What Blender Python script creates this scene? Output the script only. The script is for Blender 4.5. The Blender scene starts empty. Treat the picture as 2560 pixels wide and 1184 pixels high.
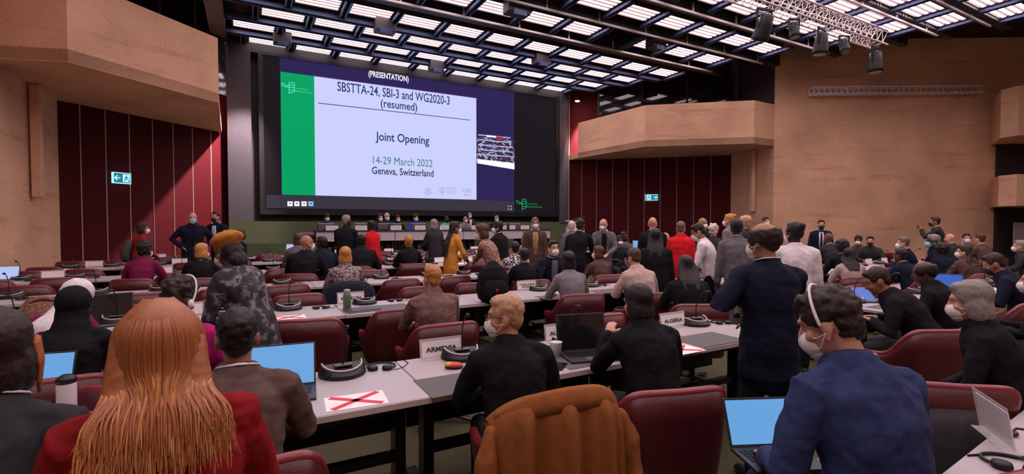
import bpy, math, random
from mathutils import Vector, Matrix, Euler
import numpy as np
random.seed(7)
R = math.radians
SC = bpy.context.scene
COL = SC.collection
# ---------------------------------------------------------------- camera, world, exposure
F = 1210.0; CX, CY = 1280.0, 592.0
YAW = R(28.6); PITCH = math.atan(32/F); EYE = 1.60
cam = bpy.data.cameras.new('camera'); cam.sensor_width = 36; cam.lens = F/2560*36; cam.clip_end = 200; cam.clip_start = .05
camo = bpy.data.objects.new('camera', cam); COL.objects.link(camo)
camo.location = (0, 0, EYE); camo.rotation_euler = (R(90)-PITCH, 0, -YAW)
SC.camera = camo
SC.view_settings.view_transform = 'Standard'; SC.view_settings.look = 'None'
SC.view_settings.gamma = 1; SC.view_settings.use_curve_mapping = False
SC.view_settings.exposure = 0.0
W = bpy.data.worlds.new('world'); SC.world = W; W.use_nodes = True
W.node_tree.nodes['Background'].inputs[0].default_value = (1.0, .80, .74, 1)
W.node_tree.nodes['Background'].inputs[1].default_value = 0.10
LAMP_STRENGTH = 8.5          # the tubes in the ceiling lights
SCREEN_STRENGTH = 1.0        # the LED wall
SC.cycles.max_bounces = 6; SC.cycles.diffuse_bounces = 3; SC.cycles.glossy_bounces = 3
SC.cycles.transparent_max_bounces = 8; SC.cycles.use_denoising = True
SC.cycles.sample_clamp_indirect = 4.0
# ---------------------------------------------------------------- pixel helpers (photo frame 2560x1184)
SA, CA = math.sin(YAW), math.cos(YAW)
_f = Vector((SA*math.cos(PITCH), CA*math.cos(PITCH), -math.sin(PITCH)))
_r = Vector((CA, -SA, 0)); _u = _r.cross(_f)
def ray(px, py): return _f + _r*((px-CX)/F) - _u*((py-CY)/F)
def onY(px, py, Y):
    d = ray(px, py); t = Y/d.y; return Vector((d.x*t, Y, EYE+d.z*t))
def onZ(px, py, z):
    d = ray(px, py); t = (z-EYE)/d.z; return Vector((d.x*t, d.y*t, z))
def at(px, zc):
    xc = (px-CX)/F*zc
    return zc*SA+xc*CA, zc*CA-xc*SA
def zat(py, zc): return EYE+(560-py)*zc/F
def pxof(X, Y):
    zc = X*SA+Y*CA
    return CX+F*(X*CA-Y*SA)/zc if zc > .05 else -9999
# ---------------------------------------------------------------- materials
MATS = {}
def mat(key, col=(.5, .5, .5), rough=.6, metal=0., var=0., scale=8., bump=0., bscale=60., emit=None, estr=1., spec=.5, stretch=None, sheen=0., alpha=1., trans=0.):
    if key in MATS: return MATS[key]
    m = bpy.data.materials.new(key); m.use_nodes = True; MATS[key] = m
    n, l = m.node_tree.nodes, m.node_tree.links
    b = n['Principled BSDF']
    b.inputs['Base Color'].default_value = (*col, 1); b.inputs['Roughness'].default_value = rough
    b.inputs['Metallic'].default_value = metal; b.inputs['Specular IOR Level'].default_value = spec
    b.inputs['Sheen Weight'].default_value = sheen; b.inputs['Alpha'].default_value = alpha
    b.inputs['Transmission Weight'].default_value = trans
    tc = n.new('ShaderNodeTexCoord'); mp = n.new('ShaderNodeMapping'); l.new(tc.outputs['Object'], mp.inputs['Vector'])
    if stretch: mp.inputs['Scale'].default_value = stretch
    if var:
        t = n.new('ShaderNodeTexNoise'); t.inputs['Scale'].default_value = scale; t.inputs['Detail'].default_value = 6
        l.new(mp.outputs['Vector'], t.inputs['Vector'])
        r = n.new('ShaderNodeValToRGB'); r.color_ramp.elements[0].position = .3; r.color_ramp.elements[1].position = .7
        r.color_ramp.elements[0].color = (*[max(0, c*(1-var)) for c in col], 1)
        r.color_ramp.elements[1].color = (*[min(1, c*(1+var)) for c in col], 1)
        l.new(t.outputs['Fac'], r.inputs['Fac']); l.new(r.outputs['Color'], b.inputs['Base Color'])
    if bump:
        t2 = n.new('ShaderNodeTexNoise'); t2.inputs['Scale'].default_value = bscale; t2.inputs['Detail'].default_value = 4
        l.new(mp.outputs['Vector'], t2.inputs['Vector'])
        bp = n.new('ShaderNodeBump'); bp.inputs['Strength'].default_value = bump; bp.inputs['Distance'].default_value = .02
        l.new(t2.outputs['Fac'], bp.inputs['Height']); l.new(bp.outputs['Normal'], b.inputs['Normal'])
    if emit:
        b.inputs['Emission Color'].default_value = (*emit, 1); b.inputs['Emission Strength'].default_value = estr
    return m
def pattern_mat(key, cols, scale=30, kind='noise', rough=.8, pos=None):
    if key in MATS: return MATS[key]
    m = bpy.data.materials.new(key); m.use_nodes = True; MATS[key] = m
    n, l = m.node_tree.nodes, m.node_tree.links
    b = n['Principled BSDF']; b.inputs['Roughness'].default_value = rough
    tc = n.new('ShaderNodeTexCoord')
    if kind == 'voronoi':
        t = n.new('ShaderNodeTexVoronoi'); out = t.outputs['Distance']
    elif kind == 'checker':
        t = n.new('ShaderNodeTexChecker'); out = t.outputs['Fac']
    else:
        t = n.new('ShaderNodeTexNoise'); t.inputs['Detail'].default_value = 3; out = t.outputs['Fac']
    t.inputs['Scale'].default_value = scale
    l.new(tc.outputs['Object'], t.inputs['Vector'])
    r = n.new('ShaderNodeValToRGB'); cr = r.color_ramp
    pos = pos or [i/(len(cols)-1) for i in range(len(cols))]
    cr.elements[0].position = pos[0]; cr.elements[0].color = (*cols[0], 1)
    cr.elements[1].position = pos[-1]; cr.elements[1].color = (*cols[-1], 1)
    for p, c in list(zip(pos, cols))[1:-1]:
        e = cr.elements.new(p); e.color = (*c, 1)
    l.new(out, r.inputs['Fac']); l.new(r.outputs['Color'], b.inputs['Base Color'])
    return m
def concrete(key, col):
    if key in MATS: return MATS[key]
    m = bpy.data.materials.new(key); m.use_nodes = True; MATS[key] = m
    n, l = m.node_tree.nodes, m.node_tree.links
    b = n['Principled BSDF']; b.inputs['Roughness'].default_value = .85; b.inputs['Specular IOR Level'].default_value = .2
    tc = n.new('ShaderNodeTexCoord')
    def noise(s, st=(1, 1, 1), d=5):
        mp = n.new('ShaderNodeMapping'); mp.inputs['Scale'].default_value = st; l.new(tc.outputs['Object'], mp.inputs['Vector'])
        t = n.new('ShaderNodeTexNoise'); t.inputs['Scale'].default_value = s; t.inputs['Detail'].default_value = d
        l.new(mp.outputs['Vector'], t.inputs['Vector']); return t.outputs['Fac']
    r = n.new('ShaderNodeValToRGB'); r.color_ramp.elements[0].position = .3; r.color_ramp.elements[1].position = .72
    r.color_ramp.elements[0].color = (*[c*.80 for c in col], 1); r.color_ramp.elements[1].color = (*[c*1.14 for c in col], 1)
    l.new(noise(.7), r.inputs['Fac'])
    r2 = n.new('ShaderNodeValToRGB'); r2.color_ramp.elements[0].position = .28; r2.color_ramp.elements[1].position = .40
    r2.color_ramp.elements[0].color = (.82, .78, .75, 1); r2.color_ramp.elements[1].color = (1, 1, 1, 1)
    l.new(noise(14, d=2), r2.inputs['Fac'])
    r3 = n.new('ShaderNodeValToRGB'); r3.color_ramp.elements[0].position = .27; r3.color_ramp.elements[1].position = .42
    r3.color_ramp.elements[0].color = (.80, .74, .70, 1); r3.color_ramp.elements[1].color = (1, 1, 1, 1)
    l.new(noise(1.2, (.35, .35, 3.0), 3), r3.inputs['Fac'])
    def mul(a, c):
        x = n.new('ShaderNodeMix'); x.data_type = 'RGBA'; x.blend_type = 'MULTIPLY'; x.inputs[0].default_value = 1
        l.new(a, x.inputs[6]); l.new(c, x.inputs[7]); return x.outputs[2]
    l.new(mul(mul(r.outputs['Color'], r2.outputs['Color']), r3.outputs['Color']), b.inputs['Base Color'])
    bp = n.new('ShaderNodeBump'); bp.inputs['Strength'].default_value = .35; bp.inputs['Distance'].default_value = .02
    l.new(noise(45), bp.inputs['Height']); l.new(bp.outputs['Normal'], b.inputs['Normal'])
    return m
# ---------------------------------------------------------------- mesh builder
class MB:
    def __init__(s): s.v = []; s.f = []
    def add(s, vs, fs):
        o = len(s.v); s.v += [tuple(p) for p in vs]; s.f += [tuple(i+o for i in f) for f in fs]; return s
    def box(s, x0, x1, y0, y1, z0, z1, M=None):
        vs = [Vector(p) for p in ((x0,y0,z0),(x1,y0,z0),(x1,y1,z0),(x0,y1,z0),(x0,y0,z1),(x1,y0,z1),(x1,y1,z1),(x0,y1,z1))]
        if M is not None: vs = [M @ p for p in vs]
        return s.add(vs, [(0,3,2,1),(4,5,6,7),(0,1,5,4),(1,2,6,5),(2,3,7,6),(3,0,4,7)])
    def prism(s, poly, z0, z1):
        n = len(poly)
        a = sum(poly[i][0]*poly[(i+1)%n][1]-poly[(i+1)%n][0]*poly[i][1] for i in range(n))
        if a < 0: poly = poly[::-1]
        vs = [(x, y, z0) for x, y in poly]+[(x, y, z1) for x, y in poly]
        return s.add(vs, [tuple(range(n))[::-1], tuple(range(n, 2*n))]+[(i, (i+1)%n, n+(i+1)%n, n+i) for i in range(n)])
    def tube(s, pts, rads, n=10, side=None, cap=True):
        """tube through pts; rads: r or (rx, ry), rx along side"""
        pts = [Vector(p) for p in pts]; k = len(pts)
        if not isinstance(rads, (list,)): rads = [rads]*k
        rings = []; prev = None
        for i, p in enumerate(pts):
            d = (pts[min(i+1, k-1)]-pts[max(i-1, 0)])
            if d.length < 1e-9: d = Vector((0, 0, 1))
            d.normalize()
            a = Vector(side) if side is not None else (prev if prev is not None else (Vector((1, 0, 0)) if abs(d.x) < .8 else Vector((0, 1, 0))))
            a = a-d*a.dot(d)
            if a.length < 1e-6: a = d.orthogonal()
            a.normalize(); b = d.cross(a); prev = a
            rr = rads[i]; rx, ry = (rr if isinstance(rr, tuple) else (rr, rr))
            rings.append((p, d, a, b, rx, ry))
        vs = []; fs = []
        for (p, d, a, b, rx, ry) in rings:
            for j in range(n):
                t = 2*math.pi*j/n; vs.append(p+a*(rx*math.cos(t))+b*(ry*math.sin(t)))
        for i in range(k-1):
            for j in range(n):
                fs.append((i*n+j, i*n+(j+1)%n, (i+1)*n+(j+1)%n, (i+1)*n+j))
        if cap:
            for (idx, sg) in ((0, -1), (k-1, 1)):
                p, d, a, b, rx, ry = rings[idx]; h = min(rx, ry)
                base = idx*n
                o = len(vs)
                for j in range(n):
                    t = 2*math.pi*j/n; vs.append(p+d*(sg*h*.6)+a*(rx*.75*math.cos(t))+b*(ry*.75*math.sin(t)))
                vs.append(p+d*(sg*h*.95)); c = len(vs)-1
                for j in range(n):
                    q = (base+j, base+(j+1)%n, o+(j+1)%n, o+j); w = (o+j, o+(j+1)%n, c)
                    if sg < 0: q = q[::-1]; w = w[::-1]
                    fs.append(q); fs.append(w)
        return s.add(vs, fs)
    def rod(s, a, b, r, n=6):
        return s.tube([a, b], r, n, cap=False).caps(n)
    def caps(s, n):
        o = len(s.v)-2*n
        s.f.append(tuple(range(o, o+n))[::-1]); s.f.append(tuple(range(o+n, o+2*n))); return s
    def ell(s, c, r, M=None, u=14, w=9):
        c = Vector(c); vs = []; fs = []
        for i in range(1, w):
            th = math.pi*i/w
            for j in range(u):
                ph = 2*math.pi*j/u
                vs.append(Vector((r[0]*math.sin(th)*math.cos(ph), r[1]*math.sin(th)*math.sin(ph), r[2]*math.cos(th))))
        top = len(vs); vs.append(Vector((0, 0, r[2]))); vs.append(Vector((0, 0, -r[2])))
        for i in range(w-2):
            for j in range(u):
                fs.append((i*u+j, (i+1)*u+j, (i+1)*u+(j+1)%u, i*u+(j+1)%u))
        for j in range(u):
            fs.append((top, j, (j+1)%u)); fs.append((top+1, (w-2)*u+(j+1)%u, (w-2)*u+j))
        vs = [(M @ p if M is not None else p)+c for p in vs]
        return s.add(vs, fs)
    def lathe(s, prof, n=16, c=(0, 0, 0)):
        vs = []; fs = []
        for r, z in prof:
            for j in range(n):
                t = 2*math.pi*j/n; vs.append((c[0]+r*math.cos(t), c[1]+r*math.sin(t), c[2]+z))
        for i in range(len(prof)-1):
            for j in range(n): fs.append((i*n+j, i*n+(j+1)%n, (i+1)*n+(j+1)%n, (i+1)*n+j))
        fs.append(tuple(range(n))[::-1]); k = (len(prof)-1)*n; fs.append(tuple(range(k, k+n)))
        return s.add(vs, fs)
    def xf(s, M):
        s.v = [tuple(M @ Vector(p)) for p in s.v]; return s
    def mesh(s, name, m, smooth=False):
        me = bpy.data.meshes.new(name); me.from_pydata(s.v, [], s.f); me.update()
        if m is not None: me.materials.append(m)
        if smooth: me.polygons.foreach_set('use_smooth', [True]*len(me.polygons))
        return me
    def obj(s, name, m, parent=None, smooth=False, bevel=0):
        o = bpy.data.objects.new(name, s.mesh(name, m, smooth)); COL.objects.link(o)
        if parent is not None: o.parent = parent
        if bevel:
            b = o.modifiers.new('bevel', 'BEVEL'); b.width = bevel; b.segments = 2; b.limit_method = 'ANGLE'
        return o
def tag(o, label, cat=None, group=None, kind=None):
    if label: o['label'] = label
    if cat: o['category'] = cat
    if group: o['group'] = group
    if kind: o['kind'] = kind
    return o
def struct(o, label=None): o['kind'] = 'structure'; o['label'] = label or o.name.split('.')[0].replace('_', ' '); o['category'] = o.name.split('.')[0].split('_')[0]; return o
def empty(name, loc=(0, 0, 0), rz=0., label=None, cat=None, group=None):
    o = bpy.data.objects.new(name, None); COL.objects.link(o); o.location = loc; o.rotation_euler = (0, 0, rz); o.empty_display_size = .1
    return tag(o, label, cat, group)
KIDS = {}
def dup(o, loc=None, rz=None, parent=None):
    c = o.copy(); COL.objects.link(c)
    if parent is not None: c.parent = parent
    if loc is not None: c.location = loc
    if rz is not None: c.rotation_euler = (0, 0, rz)
    for ch in KIDS[o.name] if o.name in KIDS else KIDS.setdefault(o.name, list(o.children)): dup(ch, parent=c)
    return c
ORD = 'first second third fourth fifth sixth seventh eighth ninth tenth eleventh twelfth thirteenth fourteenth fifteenth sixteenth seventeenth eighteenth nineteenth twentieth'.split()
def ordinal(i):
    if i < 20: return ORD[i]
    t, u = divmod(i+1, 10)
    tens = {2: 'twenty', 3: 'thirty', 4: 'forty', 5: 'fifty'}[t]
    return (tens+'-'+ORD[u-1]) if u else tens[:-1]+'ieth'
NUMBERED = {}
def number(o, template, x):  # label filled in at the end: place counted from the left
    NUMBERED.setdefault(template, []).append((x, o))
FONT = None
def text_mesh(body, align='CENTER', bold=0.0):
    cu = bpy.data.curves.new('lettering', 'FONT'); cu.body = body; cu.align_x = align; cu.size = 1; cu.offset = bold; cu.resolution_u = 3
    ob = bpy.data.objects.new('lettering', cu); COL.objects.link(ob)
    me = bpy.data.meshes.new_from_object(ob); bpy.data.objects.remove(ob); bpy.data.curves.remove(cu)
    return me
def text(name, body, m, parent, M, width=None, height=None, align='CENTER', bold=0.0):
    """lettering in the local XZ plane of M, facing -Y; width of the whole line in metres"""
    me = text_mesh(body, align, bold); me.materials.clear(); me.materials.append(m)
    co = np.array([v.co[:] for v in me.vertices]); lo, hi = co.min(0), co.max(0)
    s = width/(hi[0]-lo[0]) if width else height/(hi[1]-lo[1])
    sy = s if not (width and height) else height/(hi[1]-lo[1])
    ctr = (lo+hi)/2
    for v, p in zip(me.vertices, co):
        q = M @ Vector(((p[0]-ctr[0])*s, 0, (p[1]-ctr[1])*sy)); v.co = q
    me.update()
    o = bpy.data.objects.new(name, me); COL.objects.link(o); o.parent = parent
    return o
# ---------------------------------------------------------------- palette
M_conc = concrete('board_marked_concrete', (.72, .435, .285))
M_red = mat('red_wall_panel', (.060, .003, .006), .7, spec=.15, var=.06, scale=2)
M_seam = mat('pale_metal_seam', (.55, .42, .38), .4, .3)
M_dark = mat('dark_stage_wall', (.013, .011, .014), .7, var=.1)
M_slate = mat('slate_stage_column', (.030, .030, .040), .6, var=.1)
M_green = mat('green_partition', (.085, .115, .055), .8, var=.12, scale=40, bump=.1)
M_carpet = mat('olive_carpet', (.078, .072, .032), .95, var=.25, scale=60, bump=.5, bscale=300)
M_ceil = mat('dark_ceiling', (.022, .012, .015), .8)
M_beam = mat('slate_blue_beam', (.055, .080, .185), .45, .3)  # slate beam with the LED wall's blue light painted into the colour
M_beamd = mat('dark_roof_beam', (.030, .022, .028), .6)
M_rail = mat('pale_rail', (.50, .44, .44), .4, .2)
M_lamp = mat('lit_tube', (.9, .9, .9), .4, emit=(1.0, .80, .84), estr=LAMP_STRENGTH)
M_lampframe = mat('lamp_frame', (.10, .05, .055), .5)
M_black = mat('black_plastic', (.008, .008, .010), .45, spec=.35)
M_blackmetal = mat('black_metal', (.02, .018, .02), .35, .6)
M_alu = mat('aluminium_truss', (.80, .72, .72), .35, .15)
M_top = mat('grey_laminate', (.42, .375, .39), .35, var=.04, scale=90)
M_edge = mat('pale_table_edge', (.55, .48, .46), .4)
M_leather = mat('dark_red_leather', (.075, .009, .014), .36, var=.12, scale=14, bump=.08, bscale=120)
M_edge_lit = mat('red_leather_edge', (.19, .020, .028), .30, bump=.05, bscale=100)  # leather painted brighter where overhead light catches the rolled edge
M_bronze = mat('bronze_base', (.05, .035, .03), .3, .8)
M_white = mat('white_card', (.80, .76, .75), .7)
M_paper = mat('white_paper', (.85, .80, .80), .7)
M_xred = mat('red_print', (.62, .035, .06), .6)
M_ink = mat('dark_ink', (.03, .03, .035), .7)
M_acrylic = mat('clear_acrylic', (.85, .8, .8), .08, alpha=.35)
M_glass = mat('dark_gallery_glass', (.012, .010, .010), .06, spec=.9)
M_mat = mat('charcoal_desk_mat', (.085, .078, .082), .6)
M_skin = {k: mat('skin_'+k, c, .5, var=.08, scale=20, spec=.35) for k, c in dict(light=(.56, .29, .20), pink=(.60, .28, .21), tan=(.36, .17, .10), brown=(.13, .055, .033), dark=(.055, .026, .018)).items()}
M_mask = mat('white_mask', (.80, .74, .74), .75, bump=.05)
def cloth(key, col, var=.12): return mat('cloth_'+key, col, .85, var=var, scale=25, bump=.18, bscale=22, spec=.12, sheen=0)
def hairm(key, col): return mat('hair_'+key, col, .5, var=.35, scale=40, bump=.35, bscale=60, stretch=(7, 7, .8), spec=.4)
CL = dict(black=(.009, .009, .011), charcoal=(.03, .03, .034), navy=(.010, .012, .028), blue=(.030, .042, .115), royal=(.02, .05, .35), grey=(.13, .12, .135), midgrey=(.20, .185, .20), brown=(.10, .055, .045), taupe=(.115, .075, .065), beige=(.48, .36, .31), red=(.21, .009, .012), scarlet=(.55, .012, .018), darkred=(.20, .018, .02), magenta=(.34, .012, .14), wine=(.17, .012, .06), white=(.72, .66, .69), paleblue=(.50, .62, .75), mustard=(.52, .22, .035), ochre=(.42, .17, .03), pinkgrey=(.42, .31, .32), pink=(.70, .22, .28), turquoise=(.10, .45, .45), camel=(.38, .135, .035), olive=(.06, .065, .05))
HC = dict(black=(.010, .008, .008), darkbrown=(.022, .011, .008), brown=(.075, .032, .018), orange=(.42, .15, .035), blond=(.55, .30, .12), gold=(.50, .22, .06), grey=(.26, .22, .20), white=(.62, .54, .50), sandy=(.50, .30, .17), greybrown=(.14, .10, .08))
def CM(k): return MATS[k] if k in MATS else cloth(k, CL[k])
def HM(k): return hairm(k, HC[k])
# ================================================================ ROOM
YS = 19.6; ZSOF = 4.72; ZPAR = 6.37; ZLAMP = 7.95; ZROOF = 8.9
def xy(v): return (v.x, v.y)
def at_line(px, p, d):  # where the sight line of px crosses the plan line p + t d
    r = ray(px, 560); den = r.x*d[1]-r.y*d[0]
    t = (p[0]*r.y-p[1]*r.x)/den
    t = (r.x*p[1]-r.y*p[0])/(r.y*d[0]-r.x*d[1])
    return (p[0]+t*d[0], p[1]+t*d[1])
CL_ = xy(onY(571, 560, YS)); CR_ = xy(onY(1420, 560, YS))
DL = (-.74, -.673); DR = (.74, -.673)
WL = at_line(150, CL_, DL); WR = at_line(1826, CR_, DR)
SL = xy(onZ(0, 168, ZSOF)); SR = xy(onZ(1935, 365, ZSOF))
DW = (.86, -.51); WR2 = at_line(2700, SR, DW)
def wall(name, a, b, z0, z1, m, th=.25, flip=1):
    dx, dy = b[0]-a[0], b[1]-a[1]; L = math.hypot(dx, dy); nx, ny = -dy/L*th*flip, dx/L*th*flip
    mb = MB(); mb.prism([a, b, (b[0]+nx, b[1]+ny), (a[0]+nx, a[1]+ny)], z0, z1)
    return struct(mb.obj(name, m))
fl = MB(); fl.add([(-8, -6, 0), (34, -6, 0), (34, 22, 0), (-8, 22, 0)], [(0, 1, 2, 3)]); struct(fl.obj('floor', M_carpet))
cl = MB(); cl.box(-8, 34, -6, 22, ZROOF, ZROOF+.2); struct(cl.obj('ceiling', M_ceil))
wall('wall_front', CL_, CR_, 0, ZROOF, M_dark)
wall('wall_front_left', WL, CL_, 0, ZROOF, M_red)
wall('wall_front_right', CR_, WR, 0, ZROOF, M_red)
SLx = (SL[0]+(SL[0]-WL[0])*2.2, SL[1]+(SL[1]-WL[1])*2.2)
wall('wall_left', SLx, WL, 0, ZROOF, M_conc)
wall('wall_side_right', WR, SR, 0, ZSOF+1.6, M_conc)
wall('wall_right', SR, WR2, 0, ZROOF, M_conc)
struct(MB().box(-8, 34, -6.2, -6, 0, ZROOF).obj('wall_back', M_conc))
# pale seams of the red panelling
def seams(name, a, d, pxs, z1):
    mb = MB()
    for p in pxs:
        q = at_line(p, a, d); n = (d[1], -d[0]) if d[0] > 0 else (-d[1], d[0])
        L = .012; c = (q[0]-(-n[0])*.0, q[1])
        s = -1
        o = (n[0]*.012, n[1]*.012)
        for sg in (1, -1):
            mb.box(q[0]+sg*o[0]-.011, q[0]+sg*o[0]+.011, q[1]+sg*o[1]-.006, q[1]+sg*o[1]+.006, 0, z1)
    return struct(mb.obj(name, M_seam))
seams('trim_1', CL_, DL, (205, 268, 327, 385, 436, 484, 530), ZSOF)
seams('trim_2', CR_, DR, (1454, 1491, 1531, 1570, 1610, 1650, 1691, 1733, 1776), ZSOF)
def strip(name, a, w, z0, z1, m):
    return struct(MB().box(a[0]-w, a[0]+w, a[1]-w, a[1]+w, z0, z1).obj(name, m))
strip('trim_3', (CR_[0], CR_[1]-.05), .025, 0, ZLAMP, M_seam)
# balconies: parapet wall, soffit slab, dark gallery glass above
def balcony(name, pts, back, z0, z1, glass=None, th=.30):
    off = []; sg = None
    for i, p in enumerate(pts):
        a = Vector(pts[max(i-1, 0)]); b = Vector(pts[min(i+1, len(pts)-1)])
        d = (b-a).normalized(); n = Vector((-d.y, d.x)); bc = Vector(back[len(back)//2])
        if sg is None: sg = 1 if n.dot(bc-Vector(p)) > 0 else -1
        n = n*sg
        off.append(tuple(Vector(p)+n*th))
    mb = MB()
    for i in range(len(pts)-1):
        mb.prism([pts[i], pts[i+1], off[i+1], off[i]], z0, z1)
    struct(mb.obj('wall_'+name+'_parapet', M_conc))
    struct(MB().prism(list(pts[:3] if name.endswith('left') else pts)+list(back)[::-1], z0+.01, z0+.25).obj('ceiling_'+name+'_soffit', M_conc))
bl = [xy(onZ(547, 257, ZSOF)), xy(onZ(170, 155, ZSOF)), xy(onZ(0, 147, ZSOF)), xy(onZ(-300, 135, ZSOF))]
endl = at_line(560, CL_, DL)
balcony('balcony_left', bl, [(CL_[0]-.15, CL_[1]-.25), WL, SL], ZSOF, ZPAR)
br = [xy(onZ(1445, 395, ZSOF)), xy(onZ(1612, 366, ZSOF)), xy(onZ(1885, 358, ZSOF)), SR]
balcony('balcony_right', br, [CR_, WR], ZSOF, ZPAR)
# gallery glazing above the balconies
def glazing(name, a, b, z0, z1, n, off):
    dx, dy = b[0]-a[0], b[1]-a[1]; L = math.hypot(dx, dy); nx, ny = dy/L, -dx/L
    mb = MB(); A = (a[0]+nx*off, a[1]+ny*off); B = (b[0]+nx*off, b[1]+ny*off)
    mb.prism([A, B, (B[0]-nx*.02, B[1]-ny*.02), (A[0]-nx*.02, A[1]-ny*.02)], z0, z1)
    o = struct(mb.obj(name, M_glass))
    fr = MB()
    for i in range(n+1):
        t = i/n; x = A[0]+(B[0]-A[0])*t; y = A[1]+(B[1]-A[1])*t
        fr.box(x-.035, x+.035, y-.035, y+.035, z0, z1)
    fr.obj('glazing_bar', M_beamd, o)
    return o
gr0 = at_line(1497, CR_, DR)
glazing('window_1', gr0, WR, ZPAR-.5, ZLAMP+.3, 3, .5)
glazing('window_2', WL, at_line(540, CL_, DL), ZPAR-.5, ZLAMP+.6, 4, .6)
wall('wall_gallery_right', (WR[0]+.02, WR[1]-.3), SR, ZSOF+.25, ZROOF, M_beamd, .2)
# second gallery at the far right
b2 = [at_line(2472, SR, DW)] + [xy(onZ(p, y, ZSOF)) for p, y in ((2500, 345), (2545, 338), (2640, 338))]
bk = [at_line(2472, SR, DW), at_line(2640, SR, DW)]
for nm, z0, z1, in (('gallery_upper', 4.72, 6.45), ('gallery_lower', 2.25, 3.36)):
    mb = MB(); p0 = b2
    mb.prism(p0+[bk[1]], z0, z1)
    struct(mb.obj('wall_'+nm, M_conc))
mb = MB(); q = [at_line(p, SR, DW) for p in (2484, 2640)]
mb.prism([(q[0][0]-.10, q[0][1]-.12), (q[1][0]-.10, q[1][1]-.12), q[1], q[0]], 3.36, 4.72); struct(mb.obj('wall_gallery_opening', M_ceil))  # dark slab stands in for the shade inside the gallery opening
mb = MB(); mb.prism([(q[0][0]-.10, q[0][1]-.12), (q[1][0]-.10, q[1][1]-.12), q[1], q[0]], 0, 2.25); struct(mb.obj('wall_under_gallery', M_ceil))  # dark slab in place of the shaded opening below the gallery
# stage wall recesses, columns, green partition, stage floor
def panelY(name, px0, px1, Y, z0, z1, m, th=.1, st=True):
    a = onY(px0, 560, Y).x; b = onY(px1, 560, Y).x
    o = MB().box(a, b, Y, Y+th, z0, z1).obj(name, m)
    return struct(o) if st else o
panelY('wall_stage_column_left', 572, 632, YS-.35, 0, ZLAMP-.1, M_slate, .3)
panelY('wall_stage_column_right', 1398, 1419, YS-.35, 0, ZLAMP-.1, M_slate, .3)
panelY('wall_stage_header', 572, 1419, YS-.30, ZLAMP-.35, ZROOF, M_dark, .25)
ZSTG = .50; YD = 16.3
struct(MB().box(CL_[0]+.1, CR_[0]-.1, YD-.5, YS-.01, 0, ZSTG).obj('floor_stage', M_carpet))
panelY('wall_partition', 574, 1424, YD+1.95, ZSTG, zat(553, 17.0), M_green, .1)
struct(MB().box(CL_[0]+.2, onY(790, 560, YD-.4).x, YD-.62, YD-.52, 0, 1.05).obj('wall_partition_low', M_green))
# pipe boxes on the concrete walls
def downpipe(px0, px1, y0, y1, p, d, label):
    a = at_line(px0, p, d); b = at_line(px1, p, d); c = ((a[0]+b[0])/2, (a[1]+b[1])/2)
    zc = c[0]*SA+c[1]*CA; w = (px1-px0)*zc/F/2*.8
    n_ = Vector((-d[1], d[0])).normalized(); n_ = n_ if n_.dot(Vector((-c[0], -c[1]))) > 0 else -n_
    t = empty('cable_duct', (c[0]+n_.x*w*1.5, c[1]+n_.y*w*1.5, zat(y1, zc)), math.atan2(d[1], d[0]), label, 'cable duct'); h = min(zat(y0, zc), ZSOF-.03)-zat(y1, zc)
    MB().box(-w, w, -w, w, 0, h).obj('duct_body', M_conc, t, bevel=.01)
    for k in (.14, .40): MB().box(-w*1.02, w*1.02, -w*1.02, w*1.02, h*k, h*k+.015).obj('joint_strip', M_rail, t)
dl_ = (SL[0]-WL[0], SL[1]-WL[1]); dr_ = (SR[0]-WR[0], SR[1]-WR[1])
downpipe(66, 90, 172, 492, WL, dl_, 'tall square cable duct on the left concrete wall under the balcony')
downpipe(1880, 1893, 365, 528, WR, dr_, 'slim cable duct on the concrete wall under the right balcony')
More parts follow.
